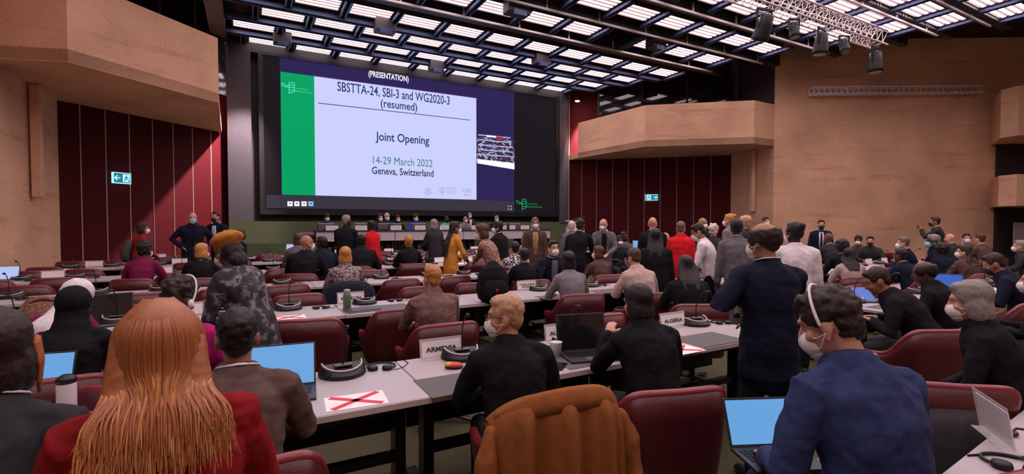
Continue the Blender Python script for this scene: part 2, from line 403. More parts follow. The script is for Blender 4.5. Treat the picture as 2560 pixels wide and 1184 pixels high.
# exit signs
M_exit = mat('exit_sign_face', (.01, .12, .16), .4, emit=(.01, .16, .22), estr=1.0)
M_exitw = mat('exit_sign_pictogram', (.5, .8, .9), .4, emit=(.40, .85, 1.0), estr=1.1)
def exit_sign(px0, px1, y0, y1, p, d, flip, label):
    a = at_line(px0, p, d); b = at_line(px1, p, d); c = ((a[0]+b[0])/2, (a[1]+b[1])/2); zc = c[0]*SA+c[1]*CA
    L = math.hypot(b[0]-a[0], b[1]-a[1]); h = (y1-y0)*zc/F; rz = math.atan2(b[1]-a[1], b[0]-a[0])
    t = empty('exit_sign', (c[0], c[1], zat((y0+y1)/2, zc)), rz, label, 'exit sign')
    MB().box(-L/2, L/2, -.07, .0, -h/2, h/2).obj('housing', M_exitw, t)
    MB().box(-L/2+.02, L/2-.02, -.075, -.069, -h/2+.02, h/2-.02).obj('face', M_exit, t)
    ar = MB(); s = flip; x0 = -s*L*.42; 
    ar.box(min(x0, x0+s*L*.3), max(x0, x0+s*L*.3), -.08, -.075, -.014, .014)
    for sg in (1, -1):
        M = Matrix.Translation((x0, -.0775, 0)) @ Matrix.Rotation(R(-45*sg*s), 4, 'Y')
        ar.box(0 if s > 0 else -.10, .10 if s > 0 else 0, -.0025, .0025, -.012, .012, M)
    ar.obj('arrow', M_exitw, t)
    rn = MB(); cx = s*L*.22
    rn.box(cx-.09, cx+.09, -.079, -.075, -h*.36, h*.36)
    rn.obj('doorway_mark', M_exitw, t)
    mn = MB(); mn.ell((cx, -.082, h*.2), (.022, .004, .022)); mn.tube([(cx, -.082, h*.12), (cx-.01*s, -.082, -h*.05)], .018, 6)
    mn.tube([(cx-.01*s, -.082, -h*.05), (cx-.05*s, -.082, -h*.16), (cx-.03*s, -.082, -h*.3)], .012, 6)
    mn.tube([(cx-.01*s, -.082, -h*.05), (cx+.05*s, -.082, -h*.14), (cx+.07*s, -.082, -h*.3)], .012, 6)
    mn.tube([(cx-.06*s, -.082, h*.02), (cx, -.082, h*.1), (cx+.06*s, -.082, h*.02)], .011, 6)
    mn.obj('running_figure', M_exit, t)
exit_sign(281, 326, 432, 459, CL_, DL, 1, 'green exit sign with arrow pointing left on the left red panels')
exit_sign(1613, 1644, 486, 501, CR_, DR, -1, 'green exit sign with arrow pointing right on the right red panels')
# ================================================================ LED WALL
def em(key, c, s=1.0): return mat(key, (.006, .006, .006), .9, spec=0., emit=c, estr=s*SCREEN_STRENGTH)
E_off = em('led_dark_panel', (.010, .008, .011)); E_nav = em('led_navy', (.026, .017, .092)); E_strip = em('led_grey_strip', (.042, .034, .052))
E_white = em('slide_white', (.60, .64, .98), 1.0); E_green = em('slide_green', (.0, .36, .125)); E_cyan = em('logo_cyan', (.15, .80, .62))
E_txt = em('slide_dark_text', (.035, .055, .13)); E_teal = em('slide_teal_text', (.05, .19, .22)); E_cap = em('caption_white', (.92, .90, 1.0), 1.1)
E_pale = em('slide_pale_logo', (.42, .45, .74)); E_lg = em('logo_green', (.01, .38, .13)); E_blue = em('icon_blue', (.20, .55, 1.0), 1.1); E_edge = em('slide_purple_edge', (.10, .02, .20))
led = empty('led_wall', (onY(1020, 560, YS).x, YS-.2, 2.0), 0, 'huge lit LED wall showing the presentation slide above the podium', 'screen')
LX, LZ = led.location.x, led.location.z
def scr(px, py):
    v = onY(px, py, YS-.30); return v.x-LX, v.z-LZ
def plate(name, x0, z0, x1, z1, d, m, parent=led, th=.02):
    return MB().box(x0, x1, -.10-d, -.10-d+th, z0, z1).obj(name, m, parent)
xa, za = scr(662, 523); xb, _ = scr(1388, 538); zt = 7.55-LZ
fz = MB(); 
for (x0, x1, z0, z1) in ((xa-.15, xb+.15, za-.18, za), (xa-.15, xb+.15, zt, zt+.1), (xa-.15, xa, za, zt), (xb, xb+.15, za, zt)): fz.box(x0, x1, -.16, .19, z0, z1)
fz.obj('bezel', M_black, led)
plate('dark_panel', xa, za, xb, zt, .0, E_off, th=.25)
x0, z0 = scr(705, 486); x1, z1 = scr(785, 190); x2, _ = scr(1190, 250); xv, _ = scr(1285, 300)
zb, ztop = 2.57-LZ, 6.98-LZ; zb = (scr(790, 487)[1]+scr(1190, 500)[1])/2; ztop = (scr(787, 190)[1]+scr(1190, 247)[1])/2
plate('display_panel', x0-.02, zb-.02, xv, zt, .01, E_nav)
plate('control_strip', xa+.05, za+.05, xv, zb-.02, .01, E_strip)
plate('slide', x1, zb, x2, ztop, .03, E_white)
plate('green_banner', x0, zb, x1, ztop, .035, E_green)
plate('slide_edge', x1, ztop, x2, ztop+.03, .03, E_edge)  # purple line along the slide's top edge
def stext(body, px, py, wpx0, wpx1, m, d=.05, bold=0.0, height=None):
    xx0, _ = scr(wpx0, py); xx1, _ = scr(wpx1, py); _, z = scr(px, py)
    return text('lettering', body, m, led, Matrix.Translation(((xx0+xx1)/2, -.10-d, z)), width=xx1-xx0, bold=bold, height=height)
stext('SBSTTA-24, SBI-3 and WG2020-3', 983, 236, 843, 1123, E_txt, bold=.012, height=.42)
stext('(resumed)', 996, 266, 951, 1042, E_txt, bold=.012, height=.42)
stext('Joint Opening', 1005, 349, 938, 1072, E_txt, bold=.015, height=.45)
stext('14-29 March 2022', 1005, 404, 932, 1080, E_teal, height=.30)
stext('Geneva, Switzerland', 1005, 431, 929, 1083, E_txt, bold=.015, height=.34)
stext('(PRESENTATION)', 970, 193, 921, 1021, E_cap, d=.03, bold=.02, height=.30)
xx, zz = scr(795, 258); xy1, _ = scr(1175, 300)
plate('rule_line', xx, zz-.012, xy1, zz+.012, .05, E_txt)
def leaf_logo(parent, cx, cz, s, m, dep):
    mb = MB()
    def poly(pts):
        for i in range(len(pts)-1):
            a = Vector((cx+pts[i][0]*s, -.1-dep, cz+pts[i][1]*s)); b = Vector((cx+pts[i+1][0]*s, -.1-dep, cz+pts[i+1][1]*s)); mb.rod(a, b, .035*s, 5)
    poly([(.1, .55), (.35, .62), (.6, .55), (.6, -.35), (.35, -.45), (.1, -.5)]); poly([(.1, .55), (.1, .3), (.35, .36), (.6, .30)]); poly([(.1, .05), (.35, .1), (.6, .05)]); poly([(.1, -.25), (.35, -.2), (.6, -.25)])
    poly([(.1, .3), (-.2, .05), (-.55, .15), (-.62, .42), (-.35, .35), (-.2, .2), (.1, -.02)]); poly([(.1, -.02), (.1, -.65)]); poly([(.1, .3), (.1, -.02)])
    mb.obj('leaf_emblem', m, parent)
lx, lz = scr(720, 220); leaf_logo(led, lx, lz, .34, E_cyan, .05)
stext('Convention on', 757, 223, 738, 770, E_cyan); stext('Biological Diversity', 758, 231, 738, 779, E_cyan)
lx, lz = scr(1303, 511); leaf_logo(led, lx, lz, .42, E_lg, .02)
stext('Convention on', 1331, 509, 1317, 1344, E_lg, d=.02); stext('Biological Diversity', 1336, 517, 1317, 1355, E_lg, d=.02)
for i, px in enumerate((725, 742, 760, 777)):
    a, c = scr(px, 509); plate('control_icon', a-.085, c-.085, a+.085, c+.085, .03, E_cap if i < 3 else E_blue)
    k = MB(); k.box(a-.03, a+.03, -.135, -.128, c-.012, c+.03); k.obj('icon_glyph', E_nav if i < 3 else E_off, led)
a, c = scr(1274, 519); k = MB()
for sx in (1, -1):
    for sz in (1, -1):
        k.box(min(a+sx*.03, a+sx*.08), max(a+sx*.03, a+sx*.08), -.13, -.12, c+sz*.075-.008, c+sz*.075+.008); k.box(a+sx*.08-.008, a+sx*.08+.008, -.13, -.12, min(c+sz*.03, c+sz*.08), max(c+sz*.03, c+sz*.08))
k.obj('fullscreen_icon', E_cap, led)
for i, (p0, p1, yy) in enumerate(((1092, 1117, 479), (1060, 1078, 477), (1157, 1177, 480))):   # small pale emblems along the foot of the slide
    a, c = scr((p0+p1)/2, yy); k = MB()
    if i == 0:
        for r_ in (-.07, 0, .07): k.tube([(a-.16+abs(r_), -.152, c+.08+r_), (a, -.152, c-.04+r_), (a+.16-abs(r_), -.152, c+.08+r_)], .018, 5)
        k.ell((a, -.152, c+.17), (.045, .006, .045))
    elif i == 1:
        k.tube([(a+.12*math.cos(t*math.pi/8), -.152, c+.12*math.sin(t*math.pi/8)) for t in range(17)], .014, 5)
        k.tube([(a-.07, -.152, c+.04), (a, -.152, c-.03), (a+.07, -.152, c+.04)], .02, 5); k.tube([(a, -.152, c+.08), (a, -.152, c-.08)], .012, 5)
        k.tube([(a+.17*math.cos(R(t)), -.152, c+.17*math.sin(R(t))) for t in range(200, 345, 12)], .012, 5)
    else:
        k.box(a-.16, a+.16, -.153, -.150, c-.12, c-.09); k.box(a-.16, a+.10, -.153, -.150, c-.17, c-.15)
    k.obj('emblem', E_pale, led)
stext('UN', 1167, 476, 1157, 1176, E_pale, bold=.03)
a0, c0 = scr(1116, 473)
for q in range(4): plate('emblem_line', a0, c0+.05-q*.08, a0+.42-.06*(q % 2), c0+.075-q*.08, .05, E_pale)
# camera picture of the hall inset at the right of the slide
E_hall = pattern_mat('hall_picture', [(.0, .0, .01), (.0, .0, .01), (.02, .02, .03)], 10)
n_, l_ = E_hall.node_tree.nodes, E_hall.node_tree.links; b_ = n_['Principled BSDF']
for nd in list(n_):
    if nd.type in ('VALTORGB',): rp = nd
    if nd.type == 'TEX_NOISE': tn = nd
vo = n_.new('ShaderNodeTexVoronoi'); vo.inputs['Scale'].default_value = 11
mpn = n_.new('ShaderNodeMapping'); mpn.inputs['Scale'].default_value = (1, 1, 1.6)
tcn = [x for x in n_ if x.type == 'TEX_COORD'][0]; l_.new(tcn.outputs['Object'], mpn.inputs['Vector']); l_.new(mpn.outputs['Vector'], vo.inputs['Vector'])
hs = n_.new('ShaderNodeValToRGB'); e = hs.color_ramp.elements; e[0].position = .0; e[0].color = (.01, .01, .03, 1); e[1].position = 1; e[1].color = (.62, .60, .92, 1)
for p, c in ((.42, (.015, .012, .05, 1)), (.55, (.20, .04, .07, 1)), (.66, (.05, .05, .16, 1)), (.80, (.45, .42, .66, 1))):
    q = e.new(p); q.color = c
sp = n_.new('ShaderNodeSeparateColor'); l_.new(vo.outputs['Color'], sp.inputs[0]); l_.new(sp.outputs[0], hs.inputs['Fac'])
l_.new(hs.outputs['Color'], b_.inputs['Emission Color']); b_.inputs['Emission Strength'].default_value = .75*SCREEN_STRENGTH
xi0, zi1 = scr(1192, 340); xi1, zi0 = scr(1285, 417)
pic = MB()
for q in range(12):
    t0, t1 = q/12, (q+1)/12; tp = zi1+.05*math.sin(q*1.7)-.02*q/12; 
    pic.box(xi0+(xi1-xi0)*t0, xi0+(xi1-xi0)*t1, -.14, -.12, zi0+.12, tp)
pic.obj('hall_picture', E_hall, led)
pb = MB(); pb.add([(xi0, -.145, zi0+.05), (xi1, -.145, zi0-.12), (xi1, -.145, zi0+.16), (xi0, -.145, zi0+.24)], [(0, 1, 2, 3)]); pb.obj('hall_picture_table', E_cap, led)
pb = MB()
for q in range(5): pb.box(xi0+.05, xi1-.05*q, -.146, -.141, zi0+.42+q*.21, zi0+.47+q*.21)
pb.obj('hall_picture_row', E_pale, led)
pb = MB(); pb.box(xi0+.45, xi0+.9, -.148, -.142, zi1+.0, zi1+.08); pb.obj('hall_picture_screen', E_cap, led)
pb = MB(); pb.box(xi0+.92, xi0+1.25, -.148, -.142, zi1-.10, zi1+.06); pb.obj('hall_picture_wall', mat('led_red', (.01, .01, .01), .5, emit=(.30, .02, .03), estr=.9), led)
# ================================================================ CEILING LAMPS, BEAMS, RAILS
def make_lamp():
    t = empty('ceiling_light'); f = MB(); a, b = .60, .37
    for y in (-b, b): f.box(-a, a, y-.02, y+.02, -.02, .12)
    for x in (-a, a): f.box(x-.02, x+.02, -b, b, -.02, .12)
    f.box(-a, a, -b, b, .11, .13)
    for y in (-.18, .0, .18): f.box(-a, a, y-.010, y+.010, -.02, .06)
    f.obj('louvre_frame', M_lampframe, t)
    for y in (-.27, -.09, .09, .27):
        s = MB(); s.tube([(-a+.03, y, .02), (a-.03, y, .02)], (.055, .035), 8, side=(0, 1, 0), cap=False); s.caps(8); s.obj('tube', M_lamp, t, True)
    return t
ROWS_L = [(19.0, .69), (17.65, .25), (16.3, 1.02), (14.9, .35), (12.85, .62), (11.1, 1.41), (9.3, .88), (7.9, .3), (6.9, 1.1), (5.7, .5), (4.2, 1.2), (2.8, .4), (1.2, .9), (-.4, .1), (-2.2, .8), (-4, .3)]
PX = 1.49; lamp0 = make_lamp(); first = True
for i, (y, off) in enumerate(ROWS_L):
    k = -4
    while True:
        x = off+k*PX; k += 1
        if x > 13.6+.53*(19-y): break
        if x < (-.15 if y > 12 else -2.6 if y > 5 else -6): continue
        if i == 4 and abs(x-10.9) < .8: continue
        if y < 5 and x > 20: continue
        o = lamp0 if first else dup(lamp0); first = False
        o.location = (x, y, ZLAMP); o['category'] = 'ceiling light'; o['group'] = 'louvred lights in the ceiling grid'
        nm = ['lamp row nearest LED wall']+['%s lamp row from LED wall' % w for w in ORD[1:16]]
        vis = -60 < pxof(x, y) < 2620 and y > 5
        number(o, ('ceiling light, {} from left, '+nm[i] if vis else 'louvred ceiling light behind the camera'), pxof(x, y) if vis else 0)
bm_i = MB()
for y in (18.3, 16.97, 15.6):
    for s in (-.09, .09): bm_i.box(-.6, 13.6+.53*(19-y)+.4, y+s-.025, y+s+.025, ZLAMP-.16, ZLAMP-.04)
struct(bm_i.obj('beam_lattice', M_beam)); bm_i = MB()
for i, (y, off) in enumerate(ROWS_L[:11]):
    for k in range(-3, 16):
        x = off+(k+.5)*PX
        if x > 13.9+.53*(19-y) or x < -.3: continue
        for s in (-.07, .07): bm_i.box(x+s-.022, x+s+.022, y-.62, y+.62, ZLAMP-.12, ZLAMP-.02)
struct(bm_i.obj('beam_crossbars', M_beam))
bd = MB()
for y, w in ((13.85, .30), (12.0, .28), (10.2, .28), (8.5, .2), (7.4, .2), (6.2, .25), (4.9, .25)):
    bd.box(-3, 13.8+.53*(19-y)+1.0, y-w/2, y+w/2, ZLAMP-.1, ZLAMP+.6)
struct(bd.obj('beam_roof', M_beamd))
struct(MB().box(-1.0, -.55, 5, YS, ZLAMP-.2, ZROOF).obj('beam_edge', M_beamd))
for y, z in ((13.45, 7.75), (11.85, 7.75), (9.95, 7.72), (7.35, 7.72), (6.25, 7.75)):
    t = empty('lighting_rail', (4, y, z), 0, None, 'lighting rail', 'pale lighting rails under the roof beams')
    xr = 13.6+.53*(19-y)-4
    r_ = MB(); r_.box(-4.4, xr, -.03, .03, -.03, .03); r_.obj('rail', M_rail, t)
    k = -4.0
    while k < xr:
        MB().box(k-.02, k+.02, -.02, .02, .03, .30).obj('hanger', M_rail, t); k += 1.9
    number(t, 'long pale lighting rail hung under a roof beam, {} from the LED wall', -y)
# black projector and speaker boxes in the grid
for px, py, w in ((962, 66, .62), (706, 97, .55), (1090, 166, .55), (1352, 150, .6), (1292, 20, .7), (1640, 108, .6)):
    v = onZ(px, py, ZLAMP-.2)
    t = empty('ceiling_speaker', v, 0, None, 'speaker', 'dark boxes between the ceiling lights')
    MB().box(-w/2, w/2, -.2, .2, -.2, .25).obj('box', M_beamd, t, bevel=.02)
    MB().box(-.03, .03, -.03, .03, .25, .8).obj('hanger', M_beamd, t)
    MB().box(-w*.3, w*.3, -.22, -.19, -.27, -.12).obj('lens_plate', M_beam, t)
    number(t, 'dark box hanging among the ceiling lights, {} from the left', px)
# ceiling truss with stage lamps
def truss(name, a, b, s, m, label, n):
    a, b = Vector(a), Vector(b); d = (b-a); L = d.length; rz = math.atan2(d.y, d.x)
    t = empty(name, a, rz, label, 'truss')
    for y in (-s/2, s/2):
        for z in (-s/2, s/2): MB().rod((0, y, z), (L, y, z), .026, 6).obj('chord', m, t)
    w = MB()
    for i in range(n):
        x0, x1 = L*i/n, L*(i+1)/n
        for y in (-s/2, s/2):
            w.rod((x0, y, -s/2), (x0, y, s/2), .011, 5); w.rod((x0, y, -s/2), (x1, y, s/2), .011, 5)
        for z in (-s/2, s/2):
            w.rod((x0, -s/2, z), (x0, s/2, z), .011, 5); w.rod((x0, -s/2, z), (x1, s/2, z), .011, 5)
    w.obj('bracing', m, t)
    return t
tv = onZ(2200, 100, 7.35)
truss('lighting_truss', (tv.x-7.0, tv.y, 7.35), (tv.x, tv.y, 7.35), .42, M_alu, 'aluminium box truss hanging under the ceiling carrying black stage lamps', 22)
WN = (-.64, -.77)
ta = at_line(2016, SR, DW); tb = at_line(2431, SR, DW); tz = zat(235, ta[0]*SA+ta[1]*CA)
tz2 = zat(234, tb[0]*SA+tb[1]*CA)
truss('wall_truss', (ta[0]+WN[0]*.25, ta[1]+WN[1]*.25, tz), (tb[0]+WN[0]*.25, tb[1]+WN[1]*.25, tz), .26, M_alu, 'long aluminium truss fixed along the right concrete wall', 30)
M_lens = mat('lamp_lens', (.3, .3, .32), .15)
for px, py, tilt, sc in ((1925, 32, 25, 1.25), (1985, 62, -10, .8), (2060, 82, 5, 1.15), (2132, 96, -20, .8), (2192, 128, 0, 1.25)):
    v = onZ(px, py, 6.95)
    t = empty('stage_lamp', (v.x, tv.y, 7.112-.34*sc), R(random.uniform(-30, 30)), None, 'stage lamp', 'black stage lamps on the ceiling truss')
    M = Matrix.Rotation(R(tilt), 4, 'X')
    b = MB(); b.lathe([(.06, .22), (.13, .18), (.15, .0), (.17, -.22), (.175, -.30)], 14); b.xf(Matrix.Scale(sc, 4) @ M); b.obj('can', M_black, t, True)
    b = MB(); b.lathe([(.15, -.302), (.15, -.306)], 14); b.xf(Matrix.Scale(sc, 4) @ M); b.obj('lens', M_lens, t)
    b = MB(); b.box(-.2*sc, -.17*sc, -.02, .02, -.05, .32*sc); b.box(.17*sc, .2*sc, -.02, .02, -.05, .32*sc); b.box(-.2*sc, .2*sc, -.02, .02, .30*sc, .34*sc); b.obj('yoke', M_black, t)
    number(t, 'black stage lamp on the ceiling truss, {} from the left', px)
# red corner spotlight (lit)
q = at_line(1441, CR_, DR); zc_ = q[0]*SA+q[1]*CA
t = empty('corner_spotlight', (q[0]-.30, q[1]-.45, zat(258, zc_)), 0, 'small lit spotlight at the top of the right red wall corner', 'spotlight')
b = MB(); b.lathe([(.05, .14), (.09, .08), (.12, -.02), (.13, -.06)], 14); b.obj('shade', M_red, t, True)
b = MB(); b.ell((0, 0, -.07), (.11, .11, .04)); b.obj('bulb', mat('spot_bulb', (.9, .9, .9), .4, emit=(1, .9, .95), estr=14), t, True)
b = MB(); b.box(-.015, .30, -.015, .015, .13, .16); b.box(.27, .30, -.015, .35, .13, .16); b.obj('arm', M_black, t)
def spot(loc, target, power, size, col, blend=.6):
    l = bpy.data.lights.new('spot', 'SPOT'); l.energy = power; l.spot_size = R(size); l.spot_blend = blend; l.color = col; l.shadow_soft_size = .1
    o = bpy.data.objects.new('spot', l); COL.objects.link(o); o.location = loc
    o.rotation_euler = (Vector(target)-Vector(loc)).to_track_quat('-Z', 'Y').to_euler()
    return o
spot((q[0]-.30, q[1]-.45, zat(258, zc_)-.2), (q[0]+.5, q[1]-.3, .8), 5200, 46, (1, .70, .70))
pl_ = at_line(560, CL_, DL)
bx_ = onZ(706, 97, ZLAMP-.2)   # spot added under the second dark box for the glow on the red panels
spot((bx_.x-.05, bx_.y, ZLAMP-.2-.32), (pl_[0]-.9, pl_[1]-.8, .9), 9000, 55, (1, .70, .70))
# white board under the far right gallery
v = at_line(2517, SR, DW); zc_ = v[0]*SA+v[1]*CA
t = empty('notice_board', (v[0]-.5, v[1]-.6, zat(616, zc_-.9)), math.atan2(DW[1], DW[0]), 'pale blank notice board under the far right gallery', 'board')
hb = zat(556, zc_-.9)-zat(616, zc_-.9); MB().box(-.36, .36, -.02, .02, 0, hb).obj('panel', mat('board_panel', (.33, .27, .29), .6), t, bevel=.008)
for x in (-.3, .3): MB().box(x-.02, x+.02, -.25, .25, -zat(616, zc_-.9), -zat(616, zc_-.9)+.03).obj('foot', M_black, t); 
for x in (-.3, .3): MB().box(x-.015, x+.015, .02, .045, -zat(616, zc_-.9)+.03, hb).obj('post', M_black, t)
# ================================================================ FURNITURE
ZT = .72
def cr_spline(pts, n):
    out = []; P = [pts[0]]+list(pts)+[pts[-1]]
    for i in range(1, len(P)-2):
        for k in range(n):
            t = k/n; r = []
            for a, b, c, d in zip(P[i-1], P[i], P[i+1], P[i+2]):
                r.append(.5*((2*b)+(-a+c)*t+(2*a-5*b+4*c-d)*t*t+(-a+3*b-3*c+d)*t*t*t))
            out.append(tuple(r))
    out.append(tuple(pts[-1])); return out
CH_PLAN = [(-.30, .20, .575, .36), (-.315, .05, .59, .34), (-.31, -.10, .63, .33), (-.285, -.205, .745, .32), (-.225, -.262, .81, .31), (-.10, -.285, .82, .31), (0, -.29, .82, .31)]
CH_PLAN = CH_PLAN+[(-x, y, a, b) for x, y, a, b in CH_PLAN[-2::-1]]
def make_chair(simple=False):
    t = empty('swivel_chair'); pl = cr_spline(CH_PLAN, 2 if simple else 4); n = len(pl)
    th = .045; out = []; inn = []
    for i, (x, y, zt, zb) in enumerate(pl):
        a = pl[max(i-1, 0)]; b = pl[min(i+1, n-1)]
        dx, dy = b[0]-a[0], b[1]-a[1]; L = math.hypot(dx, dy); nx, ny = -dy/L, dx/L
        if nx*(-x)+ny*(-y+.05) < 0: nx, ny = -nx, -ny
        out.append((x, y, zt, zb)); inn.append((x+nx*th, y+ny*th, zt, zb))
    mb = MB(); v = []; f = []; K = 5
    def ringz(x, y, zt, zb, k, lean):
        u = k/(K-1); z = zb+(zt-zb)*u; s = .86+.14*u**.6
        return (x*s, y*s+(.0 if lean else 0), z)
    for i in range(n):
        for k in range(K): v.append(ringz(*out[i], k, 1))
        for k in range(K-1, -1, -1): v.append(ringz(*inn[i], k, 1))
    m = 2*K
    for i in range(n-1):
        for k in range(m):
            f.append((i*m+k, i*m+(k+1) % m, (i+1)*m+(k+1) % m, (i+1)*m+k))
    f.append(tuple(range(m))); f.append(tuple(range((n-1)*m, n*m))[::-1])
    mb.add(v, f)
    sh = mb.obj('backrest', M_leather, t, True)
    mb = MB(); mb.tube([((o[0]+i_[0])/2, (o[1]+i_[1])/2, o[2]-.002) for o, i_ in zip(out, inn)], .0235, 6 if simple else 10); mb.obj('rolled_edge', M_edge_lit, sh, True)
    s = MB(); s.prism([(-.25, .22), (.25, .22), (.255, -.05), (.20, -.21), (-.20, -.21), (-.255, -.05)], .35, .45); s.obj('seat', M_leather, t, not simple, bevel=0 if simple else .03)
    s = MB(); s.lathe([(.045, 0), (.03, .05), (.03, .26), (.09, .30), (.10, .34)], 8 if simple else 12, (0, 0, .03)); s.obj('column', M_blackmetal, t, True)
    for k in range(4):
        a = R(45+90*k); d = Vector((math.cos(a), math.sin(a), 0))
        l = MB(); l.tube([Vector((0, 0, .06)), d*.15+Vector((0, 0, .045)), d*.31+Vector((0, 0, .022))], [(.03, .016), (.028, .015), (.022, .013)], 6, side=(-d.y, d.x, 0)); l.obj('leg', M_bronze, t, True)
    return t
CHAIR = make_chair(); CHAIR_S = make_chair(True)
CHAIRS_USED = {id(CHAIR): False, id(CHAIR_S): False}
def chair(x, y, face, label=None, group=None, template=None):
    src = CHAIR if x*SA+y*CA < 5.5 else CHAIR_S
    o = dup(src) if CHAIRS_USED[id(src)] else src
    CHAIRS_USED[id(src)] = True
    o.location = (x, y, 0); o.rotation_euler = (0, 0, -R(face)); o['category'] = 'chair'
    if group: o['group'] = group
    if label: o['label'] = label
    else: number(o, template, pxof(x, y))
    return o
TW, TD = 1.46, .72
def make_table():
    t = empty('conference_table'); w, d = TW/2-.003, TD/2
    tp = MB().box(-w, w, -d, d, ZT-.03, ZT).obj('tabletop', M_top, t, bevel=.004)
    MB().box(-w, w, -d-.004, -d+.002, ZT-.033, ZT-.004).obj('edge_band', M_edge, tp)
    MB().box(-w+.04, w-.04, -d+.10, -d+.13, ZT-.09, ZT-.03).obj('apron', M_blackmetal, t)
    MB().box(-w+.04, w-.04, d-.10, d-.07, ZT-.40, ZT-.03).obj('modesty_panel', M_blackmetal, t)
    for x in (-w+.08, w-.08):
        l = MB(); l.box(x-.03, x+.03, -.05, .05, .03, ZT-.03); l.box(x-.035, x+.035, -d+.04, d-.04, 0, .035); l.obj('leg', M_blackmetal, t)
    MB().box(-w+.08, w-.08, -.025, .025, .26, .31).obj('stretcher', M_blackmetal, t)
    return t
TABLE = make_table(); _t1 = [True]
RY = {1: 2.35, 2: 4.88, 3: 7.3, 4: 9.8, 5: 12.2, 6: 14.4}
RX0 = .82
TABLES = []
ROWNAME = {1: 'nearest desk row', 2: 'second desk row', 3: 'third desk row', 4: 'fourth desk row', 5: 'fifth desk row', 6: 'desk row nearest podium'}
def table(row, cx, cy, face=0, side='left'):
    o = TABLE if _t1[0] else dup(TABLE); _t1[0] = False
    o.location = (cx, cy, 0); o.rotation_euler = (0, 0, -R(face)); o['category'] = 'table'; o['group'] = 'grey conference tables in rows'
    if row in RY: number(o, 'grey table, {} from left, %s block, %s' % (side, ROWNAME[row]), pxof(cx, cy))
    TABLES.append((row, cx, cy, side)); return o
LEFT = {1: (-2, 1), 2: (-3, 2), 3: (-3, 2), 4: (-3, 3), 5: (-3, 4), 6: (-2, 4)}   # seams k: table spans RX0+k*TW .. +TW
RIGHT = {1: (5.6, 3), 2: (6.0, 6), 3: (8.2, 5), 4: (8.9, 5), 5: (9.6, 4), 6: (10.4, 3)}
for r_, (a, b) in LEFT.items():
    for k in range(a, b+1): table(r_, RX0+(k+.5)*TW, RY[r_]+TD/2)
for r_, (x, n) in RIGHT.items():
    for k in range(n): table(r_, x+(k+.5)*TW, RY[r_]+TD/2, 0, 'right')
# corner desk in the lower right foreground
v = onZ(2470, 1100, ZT)
c0 = onZ(2352, 1184, ZT); c1 = onZ(2560, 1022, ZT); ang = math.degrees(math.atan2(c1.y-c0.y, c1.x-c0.x))
dx, dy = math.cos(R(ang)), math.sin(R(ang)); nx, ny = dy, -dx
ROWNAME[0] = ''
o = table(0, c1.x+nx*TD/2-dx*.38, c1.y+ny*TD/2-dy*.38, -ang, 'right'); o['label'] = 'grey conference table in the lower right corner with headset and cables'
CORNER = o.matrix_basis.copy()
# ---------------------------------------------------------------- things on the desks
def make_console():
    t = empty('microphone_console'); N = 10
    def arc(r, x0): return [(r*math.cos(math.pi+math.pi*i/N), .09+x0*math.sin(math.pi+math.pi*i/N)) for i in range(N+1)]
    b = MB(); out = arc(.135, .15)
    b.prism(out, 0, .022); 
    top = arc(.120, .125); v = [(x, y, .022) for x, y in out]+[(x, y, .030+.035*(y+.07)/.16) for x, y in top]
    n = len(out); b.add(v, [(i, (i+1) % n, n+(i+1) % n, n+i) for i in range(n)]+[tuple(range(n, 2*n))])
    b.obj('base', M_black, t, False, bevel=.004)
    k = MB(); k.tube([(x*.93, y*.93+.004, .036+.035*(y+.07)/.16) for x, y in top], (.006), 6); k.obj('pale_rim', M_rail, t, True)
    p = MB(); p.box(-.05, .05, .02, .07, .060, .066); p.obj('key_panel', M_mat, t)
    g = MB(); g.tube([(0, .05, .06), (0, .055, .14), (0, .04, .21), (.0, .00, .27), (0, -.05, .30)], [.006, .0045, .0045, .0045, .0045], 6); gg = g.obj('gooseneck', M_black, t, True)
    g = MB(); g.tube([(0, -.05, .30), (0, -.075, .306), (0, -.10, .308)], [.010, .013, .010], 8); g.obj('microphone', M_black, gg, True)
    return t
CONSOLE = make_console(); _c1 = [True]
ITEMS = []   # (x, y) already taken
def put(proto, flag, x, y, face, z=ZT, label=None, template=None, cat=None, group=None):
    o = proto if flag[0] else dup(proto); flag[0] = False
    o.location = (x, y, z+.0005); o.rotation_euler = (0, 0, -R(face)); o['category'] = cat
    if group: o['group'] = group
    if label: o['label'] = label
    else: number(o, template, pxof(x, y))
    ITEMS.append((x, y)); return o
def make_headset():
    t = empty('headset'); b = MB(); pts = [(.085*math.cos(R(a)), .065*math.sin(R(a)), .008) for a in range(-60, 241, 15)]
    b.tube(pts, .006, 6); b.obj('headband', M_black, t, True)
    for s in (-1, 1):
        e = MB(); e.lathe([(.028, 0), (.032, .008), (.028, .022), (.012, .026)], 12, (s*.042, -.058, .001)); e.obj('ear_pad', M_black, t, True)
    c = MB(); c.tube([(.04, -.06, .005), (.10, -.07, .003), (.14, -.02, .003), (.16, .06, .003), (.13, .12, .003)], .0025, 5); c.obj('cable', M_black, t, True)
    return t
HEADSET = make_headset(); _h1 = [True]
